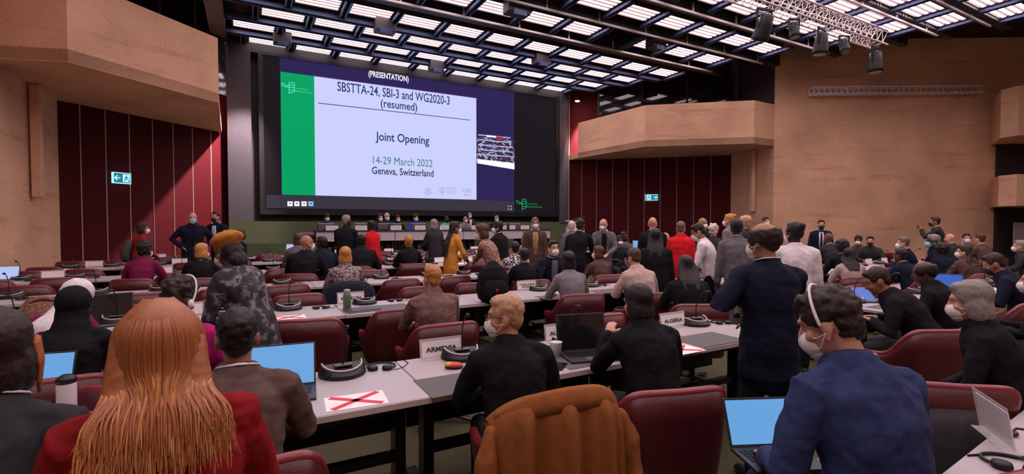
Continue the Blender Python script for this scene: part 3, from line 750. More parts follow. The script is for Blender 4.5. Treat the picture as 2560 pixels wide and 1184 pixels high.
def nameplate(x, y, face, word=None, two=None, label=None, template=None, w=.27, h=.105):
    t = empty('nameplate', (x, y, ZT+.0005), -R(face), label, 'nameplate', 'country nameplates on the desks')
    if not label: number(t, template, pxof(x, y))
    M = Matrix.Translation((0, .0, .006)) @ Matrix.Rotation(R(-10), 4, 'X')
    b = MB(); b.box(-w/2-.012, w/2+.012, .004, .007, 0, h+.02, M); b.box(-w/2-.012, w/2+.012, -.035, .035, .0005, .004); hd = b.obj('holder', M_acrylic, t)
    b = MB(); b.box(-w/2, w/2, -.001, .003, .008, h, M); b.obj('card', M_white, t)
    if word:
        if two:
            text('lettering', word, M_ink, t, M @ Matrix.Translation((0, -.003, h*.68)), width=w*.84, bold=.02)
            text('lettering', two, M_ink, t, M @ Matrix.Translation((0, -.003, h*.36)), width=w*.58, bold=.02)
        else:
            text('lettering', word, M_ink, t, M @ Matrix.Translation((0, -.003, h*.5)), width=w*.80, height=h*.30, bold=.035)
    return t
def xsheet(x, y, face, template=None, label=None):
    t = empty('seat_notice', (x, y, ZT+.0008), -R(face), label, 'paper', 'paper sheets with a red cross on blocked seats')
    if not label: number(t, template, pxof(x, y))
    MB().box(-.145, .145, -.10, .10, 0, .001).obj('sheet', M_paper, t)
    c = MB()
    for s in (1, -1):
        M = Matrix.Translation((0, 0, .0016)) @ Matrix.Rotation(s*math.atan2(.18, .25), 4, 'Z'); c.box(-.145, .145, -.017, .017, -.0002, .0004, M)
    c.obj('red_cross', M_xred, t); ITEMS.append((x, y)); return t
def deskmat(x, y, face, template):
    o = MB().box(-.24, .24, -.16, .16, 0, .003).obj('desk_mat', M_mat); o.location = (x, y, ZT+.0005); o.rotation_euler = (0, 0, -R(face))
    tag(o, None, 'desk mat', 'charcoal desk mats'); number(o, template, pxof(x, y)); return o
def paper(x, y, face, template, w=.21, d=.297):
    o = MB().box(-w/2, w/2, -d/2, d/2, 0, .002).obj('paper', M_paper); o.location = (x, y, ZT+.0006); o.rotation_euler = (0, 0, -R(face)); tag(o, None, 'paper', 'loose papers on the desks'); number(o, template, pxof(x, y)); return o
M_scr = mat('laptop_screen_blue', (.02, .02, .02), .3, emit=(.13, .36, .72), estr=1.0)
M_scr2 = mat('laptop_screen_pale', (.02, .02, .02), .3, emit=(.42, .52, .85), estr=1.0)
M_scroff = mat('laptop_screen_off', (.010, .010, .012), .12)
M_silver = mat('silver_lid', (.35, .33, .34), .35, .6); M_dgrey = mat('dark_grey_lid', (.05, .05, .055), .4, .4)
def laptop(x, y, face, z, label, scrm, body=None, w=.33, d=.23, tilt=18, cat='laptop', tiltx=0):
    body = body or M_dgrey
    t = empty('laptop', (x, y, z+.0006), -R(face), label, cat); t.rotation_euler = (R(tiltx), 0, -R(face))
    bs = MB().box(-w/2, w/2, -d/2, d/2, 0, .014).obj('base', body, t, bevel=.003)
    k = MB()
    for r_ in range(5):
        for c in range(12): k.box(-w*.43+c*w*.073, -w*.43+c*w*.073+w*.06, d*.36-r_*d*.1-d*.08, d*.36-r_*d*.1, .014, .0165)
    k.obj('keyboard', M_black, bs)
    MB().box(-w*.16, w*.16, -d*.42, -d*.18, .014, .0148).obj('touchpad', M_mat, bs)
    M = Matrix.Translation((0, d/2, .012)) @ Matrix.Rotation(R(-tilt), 4, 'X')
    lid = MB().box(-w/2, w/2, -.002, .006, 0, d, M).obj('lid', body, t, bevel=.002)
    MB().box(-w/2+.009, w/2-.009, -.0035, -.0018, .012, d-.009, M).obj('screen', scrm, lid)
    return t
# ================================================================ PEOPLE
TEXC = bpy.data.textures.new('fold_noise', 'CLOUDS'); TEXC.noise_scale = .11
TEXH = bpy.data.textures.new('hair_noise', 'CLOUDS'); TEXH.noise_scale = .035
TEXS = bpy.data.textures.new('short_hair_noise', 'CLOUDS'); TEXS.noise_scale = .022
def remesh(o, vox, smooth=4, disp=None, fac=.5):
    m = o.modifiers.new('remesh', 'REMESH'); m.mode = 'VOXEL'; m.voxel_size = vox; m.use_smooth_shade = True
    s = o.modifiers.new('smooth', 'SMOOTH'); s.iterations = smooth; s.factor = fac
    if disp:
        d = o.modifiers.new('folds', 'DISPLACE'); d.texture = disp[0]; d.strength = disp[1]; d.mid_level = .5; d.texture_coords = 'LOCAL'
def ik(S, Wp, a, b, pole):
    d = Wp-S; L = d.length
    if L > (a+b)*.995: Wp = S+d.normalized()*(a+b)*.995; d = Wp-S; L = d.length
    x = (a*a-b*b+L*L)/(2*L); h = math.sqrt(max(a*a-x*x, 0)); n = d.normalized()
    p = pole-n*pole.dot(n)
    p = p.normalized() if p.length > 1e-6 else n.orthogonal()
    return S+n*x+p*h, Wp
def hand(mb, Wp, d, side, s, curl=.5, det=True):
    """side: +1/-1 lateral axis sign of the thumb; d direction of the hand; palm faces down"""
    d = d.normalized(); up = Vector((0, 0, 1)); lat = d.cross(up)
    if lat.length < .2: lat = Vector((1, 0, 0))
    lat.normalize(); nrm = lat.cross(d).normalized()
    M = Matrix((lat, d, nrm)).transposed().to_4x4()
    mb.ell(Wp+d*.045*s, (.040*s, .055*s, .017*s), M, 10, 7)
    if not det:
        mb.ell(Wp+d*.12*s-nrm*.012*s, (.036*s, .05*s, .014*s), M, 8, 6)
    for i, (x, L) in enumerate(((-.030, .068), (-.010, .080), (.011, .084), (.031, .074))):
        x *= -side
        p0 = Wp+d*.075*s+lat*x*s; a1 = d-nrm*curl*.25; a2 = d-nrm*curl*.9; a3 = d*(1-curl*.7)-nrm*curl*1.5
        p1 = p0+a1.normalized()*L*.45*s; p2 = p1+a2.normalized()*L*.32*s; p3 = p2+a3.normalized()*L*.25*s
        mb.tube([p0-d*.02*s, p0, p1, p2, p3], [.0095*s, .0098*s, .009*s, .0082*s, .0068*s], 7)
    t0 = Wp+d*.025*s+lat*side*.03*s; td = (d*.75+lat*side*.8-nrm*.25).normalized()
    t1 = t0+td*.042*s; t2 = t1+(td*.5+d*.8-nrm*.2).normalized()*.034*s
    mb.tube([t0, t1, t2], [.0125*s, .0108*s, .0085*s], 7)
ARMS = {  # wrist targets (x outward, y forward, z above seat/floor base), pole
    'desk': ((.13, .40, .33), (.6, -.3, -.6)), 'lap': ((.10, .30, .20), (.7, -.4, -.2)), 'down': ((.25, .03, .84), (.3, -1, 0)),
    'akimbo': ((.19, .06, 1.02), (1, -.5, .1)), 'fold': ((-.06, .21, 1.08), (.6, -.2, -.8)), 'phone': ((.06, .36, 1.42), (.5, -.2, -.8)),
    'hold': ((.08, .30, 1.05), (.7, -.3, -.5)), 'type': ((.12, .36, .22), (.8, -.3, -.3)), 'chin': ((.05, .22, .58), (.5, .2, -.9)),
    'armrest': ((.28, .16, .20), (.5, -.7, -.1)), 'reach': ((.20, .50, .78), (.6, -.3, -.3)),
}
PEOPLE = []
def person(label, px, top, zc, face, pose='sit', lean=8, hy=0, hp=0, hair='short', hc='black', skin='light', topc='black', legc='charcoal', arms=None, mask='white', style='jacket', collar='white', shirt=None, eyes=False, z0=0., vox=None, girth=1., group='delegates in the hall', seat=True, roll=0, tie=None, sshift=0., chairface=None, hands=True, specs=False, scl=None, hlen=.38, up=0.):
    sit = pose == 'sit'; base = .45 if sit else 0.
    if vox is None: vox = .0075 if zc < 2.4 else .010 if zc < 4.2 else .014 if zc < 9 else .020
    fine = zc < 4.2
    D = Matrix.Rotation(R(-lean), 4, 'X')
    hip = Vector((0, 0, base+.125 if sit else .93))
    spine = lambda t: hip+(D @ Vector((0, -.02*math.sin(min(max(t, 0)/.5, 1)*math.pi)+(.03*(t/.5)**2 if sit else 0), t)))
    RH = Matrix.Rotation(R(-hy), 4, 'Z') @ Matrix.Rotation(R(-hp), 4, 'X') @ Matrix.Rotation(R(roll), 4, 'Y')
    nk = spine(.590); hcn = nk+(RH @ Vector((0, .018, .100)))
    ztop1 = (hcn+RH @ Vector((0, -.01, .128 if hair not in ('bald',) else .120))).z
    if hair == 'hat': ztop1 += .03
    if hair in ('curly', 'afro'): ztop1 += .03
    zw = zat(top, zc)-z0
    s = scl or max(.86, min(1.13, (zw-base)/(ztop1-base)))
    X, Y = at(px, zc)
    off = Matrix.Rotation(-R(face), 3, 'Z') @ Vector((hcn.x*s, hcn.y*s, 0))
    X -= off.x; Y -= off.y
    def S(p): p = Vector(p); return Vector((p.x*s, p.y*s, base+(p.z-base)*s))
    # skeleton
    fem = style in ('dress', 'blouse', 'coat_f')
    shw = (.165 if fem else .188)*girth**.3
    sh = {k: spine(.455+up)+D @ Vector((k*shw, 0, 0)) for k in (-1, 1)}
    arms = arms or ('desk' if sit else 'down')
    if isinstance(arms, str): arms = (arms, arms)
    J = {}
    for k, a in ((-1, arms[0]), (1, arms[1])):
        if isinstance(a, str): (wx, wy, wz), pl = ARMS[a]
        elif a[0] == 'w':
            q_ = Matrix.Rotation(R(face), 3, 'Z') @ (Vector(a[1])-Vector((X, Y, z0))); pl = a[2]
            wx, wy, wz = k*q_.x/s, q_.y/s, (q_.z-base)/s+(0 if sit else base)
        else: (wx, wy, wz), pl = a
        Wt = Vector((k*wx, wy, base+wz if sit else wz))
        if not sit and isinstance(a, str) and a in ('down', 'akimbo', 'fold', 'hold') and lean:
            Wt = hip+D @ (Wt-hip) if a != 'down' else Wt+Vector((0, math.sin(R(lean))*.35, 0))
        E, Wt = ik(sh[k], Wt, .285, .255, Vector((k*pl[0], pl[1], pl[2])))
        J[k] = (sh[k], E, Wt)
    if sit:
        legs = {k: (hip+Vector((k*.085, 0, -.01)), Vector((k*.12, .43, .52)), Vector((k*.12, .46, .10)), Vector((k*.125, .56, .045))) for k in (-1, 1)}
    else:
        legs = {k: (hip+Vector((k*.085, 0, 0)), Vector((k*.10, .02, .49)), Vector((k*.10, -.01, .09)), Vector((k*.115, .10, .04))) for k in (-1, 1)}
    prof = [(-.10, .125, .095), (-.02, .158, .12), (.08, .152, .115), (.2, .132 if fem else .145, .102), (.33, .150 if fem else .165, .115), (.43, .155 if fem else .172, .105), (.49, .118, .085), (.53, .07, .065)]
    g = girth
    # body: one continuous skin surface
    b = MB()
    bp_ = [q for q in prof if not sit or q[0] > .05]
    b.tube([S(spine(t)) for t, _, _ in bp_], [(rx*.93*s*g, ry*.93*s*g) for _, rx, ry in bp_], 14, side=(1, 0, 0))
    b.tube([S(spine(.47)), S(nk), S(hcn+RH @ Vector((0, -.015, -.04)))], [.062*s, .054*s, .058*s], 12)
    for k in (-1, 1):
        sh_, E, Wt = J[k]
        b.tube([S(sh_+(spine(.44)-sh_)*.35), S(sh_), S(sh_.lerp(E, .5)), S(E), S(E.lerp(Wt, .35)), S(Wt)], [.05*s, .052*s, .045*s, .036*s, .038*s, .026*s], 10)
        if hands: hand(b, S(Wt), (Wt-E).normalized()*.9+Vector((-k*.15, .25 if sit else .05, -.1)), -k, s, .5, fine or zc < 9)
        L = legs[k]
        b.tube([S(p) if not sit else Vector((p.x*s, p.y*s, p.z)) for p in L[:3]], [.075*s, .05*s, .036*s], 10)
    def H(x, y, z): return S(hcn+RH @ Vector((x, y, z)))
    RHs = RH
    def he(mb, c, r, u=14, w=10): mb.ell(H(*c), tuple(q*s for q in r), RHs, u, w)
    he(b, (0, -.012, .028), (.076, .097, .094), 18, 12)
    he(b, (0, .025, -.040), (.060, .070, .085)); he(b, (0, .055, -.092), (.030, .032, .026)); he(b, (0, .02, -.075), (.052, .055, .045))
    b.tube([H(0, .088, .018), H(0, .104, -.012), H(0, .110, -.030)], [.009*s, .012*s, .0165*s], 8)
    he(b, (0, .076, .032), (.054, .020, .013)); he(b, (0, .084, -.068), (.024, .014, .011))
    for k in (-1, 1):
        he(b, (k*.079, -.012, -.012), (.010, .020, .032), 10, 8); he(b, (k*.042, .058, -.028), (.022, .024, .022))
        he(b, (k*.080, -.004, -.046), (.009, .012, .013), 8, 6)
    root = b.obj('person', M_skin[skin], None, True); remesh(root, vox, 3)
    root.location = (X, Y, z0); root.rotation_euler = (0, 0, -R(face))
    tag(root, label, 'person', group)
    PEOPLE.append((X, Y, face if chairface is None else chairface, sit and seat, zc, px, label))
    tm = CM(topc); lm = CM(legc)
    # upper garment
    e = .016 if fem else .020
    if style in ('jacket', 'coat', 'coat_f'): e = .024
    j = MB(); pr = [q for q in prof if not sit or q[0] > .05]
    bot = -.05 if sit else (-.20 if style in ('jacket',) else -.10 if style != 'coat' and style != 'coat_f' else -.5)
    pts = []; rad = []
    if bot < -.1:
        pts += [S(hip+Vector((0, 0, bot))), S(hip+Vector((0, 0, bot*.55)))]; rad += [((.185+.02*(bot < -.3))*s*g, .135*s*g), (.182*s*g, .135*s*g)]
    for t, rx, ry in pr:
        if t < -.05 and not sit and bot < -.1: continue
        if t > .5: rx, ry = .080, .076; t = .512
        pts.append(S(spine(t))); rad.append(((rx+e)*s*g, (ry+e)*s*g))
    j.tube(pts, rad, 16, side=(1, 0, 0))
    for k in (-1, 1):
        sh_, E, Wt = J[k]
        cuff = E.lerp(Wt, .95)
        ew = e*.8
        j.tube([S(sh_+(spine(.43)-sh_)*.45), S(sh_), S(sh_.lerp(E, .5)), S(E), S(E.lerp(Wt, .45)), S(cuff)], [(.056+ew)*s, (.055+ew)*s, (.046+ew)*s, (.040+ew)*s, (.035+ew)*s, (.028+ew)*s], 12)
    for k in (-1, 1): j.tube([S(spine(.50)), S(spine(.50).lerp(sh[k], .5)+Vector((0, 0, .012))), S(sh[k]+Vector((0, 0, .016)))], [.062*s, .060*s, .058*s], 10)
    if style in ('jacket', 'coat', 'coat_f'):
        rr = [spine(.505)+D @ Vector((math.sin(a)*.080, -math.cos(a)*.070, .030-.030*(1-math.cos(a)))) for a in [R(q) for q in range(-150, 151, 25)]]
        j.tube([S(p) for p in rr], [.016*s]*len(rr), 8)
    if style == 'dress' and not sit:
        j.tube([S(hip+Vector((0, -.0, .04))), S(hip+Vector((0, 0, -.10))), S(hip+Vector((0, 0, -.35))), S(hip+Vector((0, 0, -.52)))], [(.165*s*g, .125*s*g), (.185*s*g, .15*s*g), (.165*s*g, .14*s*g), (.17*s*g, .15*s*g)], 16, side=(1, 0, 0))
    nm = {'jacket': 'jacket', 'coat': 'coat', 'coat_f': 'coat', 'dress': 'dress', 'blouse': 'blouse', 'shirt': 'shirt'}[style]
    jo = j.obj(nm, tm, root, True); remesh(jo, vox*1.05, 4, (TEXC, .030 if fine else .022))
    # lower garment
    q = MB()
    if sit: q.tube([Vector((0, -.09*s, base+.095)), Vector((0, .06*s, base+.095))], [(.16*s*g, .075*s), (.165*s*g, .075*s)], 12, side=(1, 0, 0))
    else: q.tube([S(hip+Vector((0, 0, .05))), S(hip+Vector((0, 0, -.06)))], [(.158*s*g, .12*s*g), (.165*s*g, .125*s*g)], 12, side=(1, 0, 0))
    for k in (-1, 1):
        L = [S(p) if not sit else Vector((p.x*s, p.y*s, p.z)) for p in legs[k]]
        q.tube([L[0], L[0].lerp(L[1], .5), L[1], L[1].lerp(L[2], .5), L[2]], [.092*s, .082*s, .066*s, .060*s, .052*s], 10)
    qo = q.obj('trousers', lm, root, True); remesh(qo, vox*1.3, 3)
    for k in (-1, 1):
        f = MB(); a = S(legs[k][2]) if not sit else Vector((legs[k][2].x*s, legs[k][2].y*s, .09)); 
        f.tube([Vector((a.x, a.y-.06, .035)), Vector((a.x, a.y+.02, .04)), Vector((a.x, a.y+.16, .028))], [(.035, .034), (.042, .04), (.036, .027)], 8, side=(1, 0, 0)); f.obj('shoe', MATS['black_plastic'], root, True)
    # shirt collar, shirt front, tie
    if style == 'jacket' and collar:
        c = MB(); rr = [spine(.548)+D @ Vector((math.sin(a)*.069, -math.cos(a)*.064, .034-.018*(1-math.cos(a)))) for a in [R(v) for v in range(0, 360, 24)]]
        rr.append(rr[0]); c.tube([S(p) for p in rr], [(.0055*s, .019*s)]*len(rr), 8, side=(0, 0, 1)); 
        c.v = c.v; co = c.obj('shirt_collar', CM(collar), root, True)
    if shirt:
        c = MB(); c.tube([S(spine(.50)+D @ Vector((0, .085, 0))), S(spine(.40)+D @ Vector((0, .118, 0))), S(spine(.25)+D @ Vector((0, .122, 0))), S(spine(.06)+D @ Vector((0, .125, 0)))], [(.05*s*g, .02*s), (.062*s*g, .022*s), (.05*s*g, .022*s), (.03*s*g, .02*s)], 12, side=(1, 0, 0)); c.obj('shirt_front', CM(shirt), root, True)
        if tie:
            c = MB(); c.tube([S(spine(.50)+D @ Vector((0, .107, 0))), S(spine(.40)+D @ Vector((0, .143, 0))), S(spine(.12)+D @ Vector((0, .15, 0)))], [(.014*s, .006*s), (.018*s, .006*s), (.028*s, .006*s)], 8, side=(1, 0, 0)); c.obj('tie', CM(tie), root, True)
    # hair
    hm = CM(hc) if hair in ('hijab', 'hood') or hc not in HC else HM(hc)
    hm_o = MB(); h2 = MB(); disp = (TEXS, .016); sm = 2
    if hair in ('short', 'textured', 'bun', 'long', 'bob', 'curly', 'afro', 'braids'):
        gsz = {'curly': 1.12, 'textured': 1.03, 'afro': 1.28, 'bob': 1.06, 'long': 1.06}.get(hair, 1.)
        he(hm_o, (0, -.024, .048), (.083*gsz, .098*gsz, .090*gsz), 18, 12)
        he(hm_o, (0, -.058, -.005), (.068*gsz, .052*gsz, .072*gsz))
        he(hm_o, (0, .035, .095), (.058*gsz, .048*gsz, .034*gsz))
        for k in (-1, 1): he(hm_o, (k*.070, .012, .030), (.012, .030, .034), 8, 6)
    if hair == 'curly': disp = (TEXH, .055)
    if hair == 'afro': disp = (TEXH, .05)
    if hair == 'bun': he(hm_o, (0, -.105, .085), (.042, .042, .042))
    if hair == 'bob':
        for k in (-1, 1): he(hm_o, (k*.066, -.028, -.045), (.032, .058, .085))
        he(hm_o, (0, -.068, -.055), (.076, .045, .085))
    if hair == 'long':
        down = S(spine(.30)+D @ Vector((0, -.155, 0))); 
        for k in (-1, 0, 1):
            hm_o.tube([H(k*.055, -.05, .03), H(k*.065, -.085, -.08), S(spine(.50)+D @ Vector((k*.075, -.115, 0))), S(spine(hlen)+D @ Vector((k*.06, -.140, 0)))], [(.05*s, .035*s), (.052*s, .036*s), (.05*s, .03*s), (.028*s, .012*s)], 10, side=(1, 0, 0))
    if hair == 'fringe':
        for a in range(-120, 121, 20): he(hm_o, (.072*math.sin(R(a)), -.014-.090*math.cos(R(a)), -.005), (.018, .020, .038), 8, 6)
    if hair == 'crown':   # thinning on top: hair round the sides and back
        for a in range(-140, 141, 14): he(hm_o, (.074*math.sin(R(a)), -.016-.093*math.cos(R(a)), .025), (.020, .022, .060), 8, 6)
        he(hm_o, (0, -.060, -.005), (.066, .05, .07))
    if hair == 'braids':
        for a in range(-75, 76, 15):
            x = .075*math.sin(R(a)); 
            hm_o.tube([H(x, -.08, .02), H(x*1.1, -.10, -.1), S(spine(.35)+D @ Vector((x*1.2, -.145, 0))), S(spine(.12)+D @ Vector((x*1.1, -.165, 0)))], [.02*s, .018*s, .016*s, .012*s], 6)
    if hair in ('hijab', 'hood'):
        he(hm_o, (0, -.018, .035), (.097, .112, .108), 18, 12); he(hm_o, (0, -.02, -.06), (.092, .085, .10))
        hm_o.tube([H(0, -.02, -.09), S(spine(.50)), S(spine(.40)), S(spine(.36))], [(.09*s, .085*s), (.125*s, .11*s), (.185*s, .14*s), (.19*s, .145*s)], 14, side=(1, 0, 0)); disp = (TEXC, .012); sm = 8
    if hair == 'long': disp = (TEXS, .005); sm = 6
    if hair == 'bob': disp = (TEXS, .009)
    if hair == 'textured': disp = (TEXH, .030)
    if hair == 'hat':
        he(h2, (0, -.03, .075), (.118, .130, .062), 20, 12); he(h2, (0, -.02, .035), (.092, .104, .04), 20, 10)
        h2o = h2.obj('beret', CM('ochre'), root, True); remesh(h2o, vox, 3, (TEXC, .03))
        s_ = MB(); s_.tube([H(0, -.03, .13), H(0, -.03, .15)], .006*s, 6); s_.obj('beret_stalk', CM('ochre'), root)
        he(hm_o, (0, -.04, -.02), (.086, .085, .085)); he(hm_o, (0, -.07, -.10), (.08, .06, .08))
    if hm_o.v:
        ho = hm_o.obj('hair' if hair not in ('hijab', 'hood') else 'headscarf', hm, root, True); remesh(ho, vox*.95, sm, disp)
    # mask
    if mask:
        mm = {'white': M_mask, 'blue': mat('surgical_mask_blue', (.25, .62, .72), .75), 'black': mat('black_mask', (.014, .014, .016), .8)}[mask]
        c = MB(); he(c, (0, .064, -.056), (.056, .056, .056)); he(c, (0, .094, -.048), (.022, .034, .042)); he(c, (0, .062, -.085), (.046, .045, .038))
        for k in (-1, 1):
            for zz in (-.028, -.075): c.tube([H(k*.045, .072, zz), H(k*.070, .035, (zz-.02)*.75), H(k*.086, -.006, -.025)], .0032*s if not fine else .0022*s, 5)
        mo = c.obj('face_mask', mm, root, True)
    if eyes:
        c = MB()
        for k in (-1, 1): he(c, (k*.031, .082, .010), (.012, .008, .0062), 8, 6)
        c.obj('eyes', MATS['dark_ink'], root, True)
        c = MB()
        for k in (-1, 1): he(c, (k*.031, .092, .033), (.018, .006, .004), 8, 6)
        c.obj('eyebrows', hm, root, True)
    if specs:
        c = MB()
        for k in (-1, 1):
            c.tube([H(k*.034+.024*math.cos(R(a)), .104, .006+.018*math.sin(R(a))) for a in range(0, 361, 30)], .0022*s, 5)
            c.tube([H(k*.058, .104, .012), H(k*.079, .05, .012), H(k*.083, -.01, .006)], .0022*s, 5)
        c.tube([H(-.01, .106, .010), H(.01, .106, .010)], .0022*s, 5)
        c.obj('spectacles', MATS['dark_ink'], root, True)
    root['_s'] = s
    def HW(x, y, z): return root.matrix_basis @ H(x, y, z)
    return dict(root=root, H=H, S=S, spine=spine, D=D, J=J, s=s, hip=hip)
# ---- patterned fabrics
pattern_mat('print_blouse_grey', [(.04, .03, .035), (.10, .07, .08), (.42, .34, .36), (.06, .05, .055)], 30, pos=[.3, .45, .56, .66])
pattern_mat('print_dress_floral', [(.012, .012, .016), (.03, .03, .036), (.22, .20, .22), (.02, .02, .025)], 16, pos=[.35, .52, .62, .70])
pattern_mat('print_shirt_lattice', [(.36, .24, .20), (.17, .085, .075), (.11, .055, .05)], 75, 'voronoi', pos=[.0, .35, .8])
pattern_mat('print_blouse_stripe', [(.10, .045, .03), (.38, .22, .15), (.16, .07, .05)], 26, pos=[.35, .5, .65])
pattern_mat('print_check', [(.62, .56, .58), (.03, .025, .03)], 26, 'checker')
pattern_mat('print_knit', [(.05, .045, .05), (.10, .09, .09)], 60)
SPECS = []; RES = {}
def P(label, px, top, zc, face, **k):
    SPECS.append(dict(label=label, px=px, top=top, zc=zc, face=face, **k))
# ---- nearest people
P('person in red coat with long orange-blond hair seen from behind, lower left foreground', 394, 757, 1.30, -6, lean=6, hp=4, hair='long', hc='orange', topc='red', style='coat_f', mask=None, arms='lap', girth=1.08, hlen=.47, up=.035)
P('person at the left edge in a charcoal jacket with dark hair, orange tips', -22, 775, 1.42, 10, hair='bob', hc='darkbrown', topc='charcoal', mask=None, arms='lap', lean=10, hy=-25)
P('person with short black hair in taupe suit jacket typing at blue-screened laptop', 590, 770, 1.88, 2, hair='short', hc='black', skin='tan', topc='taupe', mask=None, lean=7, arms='desk')
P('person in black headscarf and black coat seen from behind, left', 180, 728, 2.58, 0, hair='hood', hc='black', topc='black', style='coat_f', mask=None, lean=14, hp=12)
P('person in white headscarf bending beside the black headscarf', 190, 704, 3.42, 20, hair='hijab', hc='white', skin='brown', topc='wine', style='blouse', mask=None, lean=30, hp=25, hy=30)
P('person in magenta jacket with dark curly hair and white headset band', 446, 688, 2.78, 15, hair='curly', hc='darkbrown', skin='brown', topc='magenta', lean=10, hp=28, girth=1.25, hy=20, fixed=True)
P('person in ochre beret and dark floral dress standing bent towards the left', 566, 575, 3.36, -48, pose='stand', hair='hat', hc='black', skin='brown', topc='print_dress_floral', style='dress', lean=20, hp=20, mask='white', arms=('hold', 'down'), girth=1.1)
P('person with spiky ginger-blond hair, spectacles and white mask in black blazer', 1262, 737, 2.42, 14, hair='short', hc='sandy', skin='light', topc='black', collar=None, lean=12, hy=-66, hp=4, specs=True, girth=1.0, seat=False)
P('person with dark wavy hair in black blazer beside the open black laptop', 1594, 712, 2.85, 12, hair='bob', hc='black', skin='light', topc='black', collar=None, mask=None, lean=14, hy=-15, hp=8, girth=1.08, arms=(('w', (*at(1522, 2.98), zat(836, 2.98)), (.5, .1, -1)), 'desk'), seat=False)
P('balding person in long navy suit standing at the aisle end of the front desks', 1908, 555, 3.0, 25, pose='stand', hair='crown', hc='darkbrown', skin='tan', topc='navy', legc='black', lean=3, hy=-26, hp=6, arms=(('w', (*at(1838, 3.02), zat(748, 3.02)), (.7, -.5, -.3)), 'hold'), girth=1.06)
P('person in blue suit looking down at the laptop on the lap, lower right', 2076, 728, 1.78, 18, hair='textured', hc='darkbrown', skin='light', topc='blue', legc='blue', lean=10, hy=-30, hp=24, arms=(('w', onZ(1922, 1140, .70), (.6, -.9, -.1)), 'lap'), girth=1.06)
P('person with swept grey hair and white mask in black cardigan, right side profile', 2428, 704, 2.75, -12, hair='bob', hc='grey', skin='light', topc='black', style='blouse', lean=10, hy=-4, hp=10, arms='lap', girth=1.1)
# ---- second and third rows, left block
P('person with blond pixie cut in brown lattice-print shirt seen from behind', 1079, 664, 4.05, 0, hair='short', hc='gold', skin='light', topc='print_shirt_lattice', style='shirt', lean=4, hy=-12, girth=1.15)
P('person with blond bob in grey print blouse seen from behind', 862, 617, 6.4, 2, hair='bob', hc='gold', topc='print_blouse_grey', style='blouse', lean=6, girth=1.12)
P('person with blond hair and orange scarf in black jacket, turned away', 505, 608, 6.9, 8, hair='bob', hc='gold', topc='black', style='coat_f', lean=10, girth=1.1, hy=30)
P('seated person in magenta cardigan with dark curly hair near the red panels', 362, 598, 7.2, 12, hair='curly', hc='black', skin='dark', topc='wine', style='blouse', lean=12, hy=20)
P('person in red top standing with green backpack by the red panels', 357, 555, 9.6, 70, pose='stand', hair='bob', hc='darkbrown', skin='tan', topc='darkred', style='blouse', mask='white', arms='hold')
P('person in dark suit and pale shirt with blue mask standing hands on hips', 482, 530, 10.8, 172, pose='stand', hair='fringe', hc='grey', skin='pink', topc='navy', shirt='paleblue', mask='blue', arms='akimbo', girth=1.15, eyes=True, tie='black')
P('person in navy suit with black mask standing beside the blue-masked one', 540, 528, 11.9, 215, pose='stand', hair='short', hc='darkbrown', skin='light', topc='navy', shirt='paleblue', mask='black', arms='fold', eyes=True)
P('dark-haired person in dark blue top leaning in conversation behind the beret', 603, 580, 9.0, 60, hair='short', hc='black', skin='dark', topc='navy', lean=12, pose='stand', mask=None)
P('bald person in black suit with white mask, head turned right, left block', 767, 588, 7.7, 20, hair='bald', skin='tan', topc='black', lean=10, hy=50, girth=1.1)
P('person in navy suit with cropped black hair beside the bald one', 803, 590, 7.9, 6, hair='short', hc='black', skin='dark', topc='navy', lean=12, girth=1.15, hy=-40, mask=None)
P('brown-haired person in grey jacket behind the bald one', 745, 583, 9.9, 10, hair='bob', hc='brown', topc='grey', style='coat_f', lean=6, mask=None)
P('person in broad black jacket with white collar leaning over desk, mid left', 903, 585, 8.6, 20, hair='short', hc='black', skin='dark', topc='black', lean=22, girth=1.25, hy=-20, mask=None)
P('grey-haired person in long black coat standing before the podium table', 867, 537, 10.6, 35, pose='stand', hair='short', hc='grey', skin='dark', topc='black', style='coat', mask='black', arms='hold', hy=15)
P('person in bright red jacket standing before the podium, black cropped hair', 927, 551, 10.7, -30, pose='stand', hair='short', hc='black', skin='dark', topc='scarlet', style='coat_f', arms='fold', mask=None)
P('person with curly blond hair in black jacket seated in the middle block', 1021, 585, 10.0, 5, hair='curly', hc='gold', topc='black', style='coat_f', lean=10, mask=None)
P('person with grey-blond hair in slate suit standing with back turned, centre', 1084, 548, 11.6, -5, pose='stand', hair='bob', hc='grey', topc='charcoal', style='coat_f', arms='hold', mask=None)
P('person in mustard dress with long black braids standing in the centre', 1138, 553, 8.5, 80, pose='stand', hair='braids', hc='black', skin='brown', topc='mustard', legc='ochre', style='dress', arms='hold', hy=10)
P('brown-haired person in striped blouse leaning with one hand on the desk', 1204, 560, 7.2, -38, pose='stand', hair='bob', hc='brown', topc='print_blouse_stripe', legc='navy', style='blouse', lean=22, hp=10, arms=(('w', onZ(1172, 682, .79), (.4, -.5, -.2)), 'down'), hy=-15)
P('dark-suited person standing just right of the striped blouse', 1244, 552, 9.4, -30, pose='stand', hair='short', hc='black', skin='dark', topc='black', mask='white', hy=-40)
P('person in checked shirt seated in the centre block', 1287, 603, 8.7, 15, hair='short', hc='darkbrown', topc='print_check', style='shirt', lean=8)
P('grey-haired person in grey jacket seated near the podium', 1312, 583, 11.6, 8, hair='short', hc='grey', topc='midgrey', lean=8)
P('person in dark coat, white mask and yellow tie standing below the podium end', 1338, 543, 10.6, 205, pose='stand', hair='short', hc='greybrown', skin='tan', topc='brown', style='jacket', shirt='beige', tie='mustard', mask='white', eyes=True)
P('person with white hair in dark suit standing by the lectern, back turned', 1428, 552, 11.2, 20, pose='stand', hair='short', hc='white', topc='grey', mask=None)
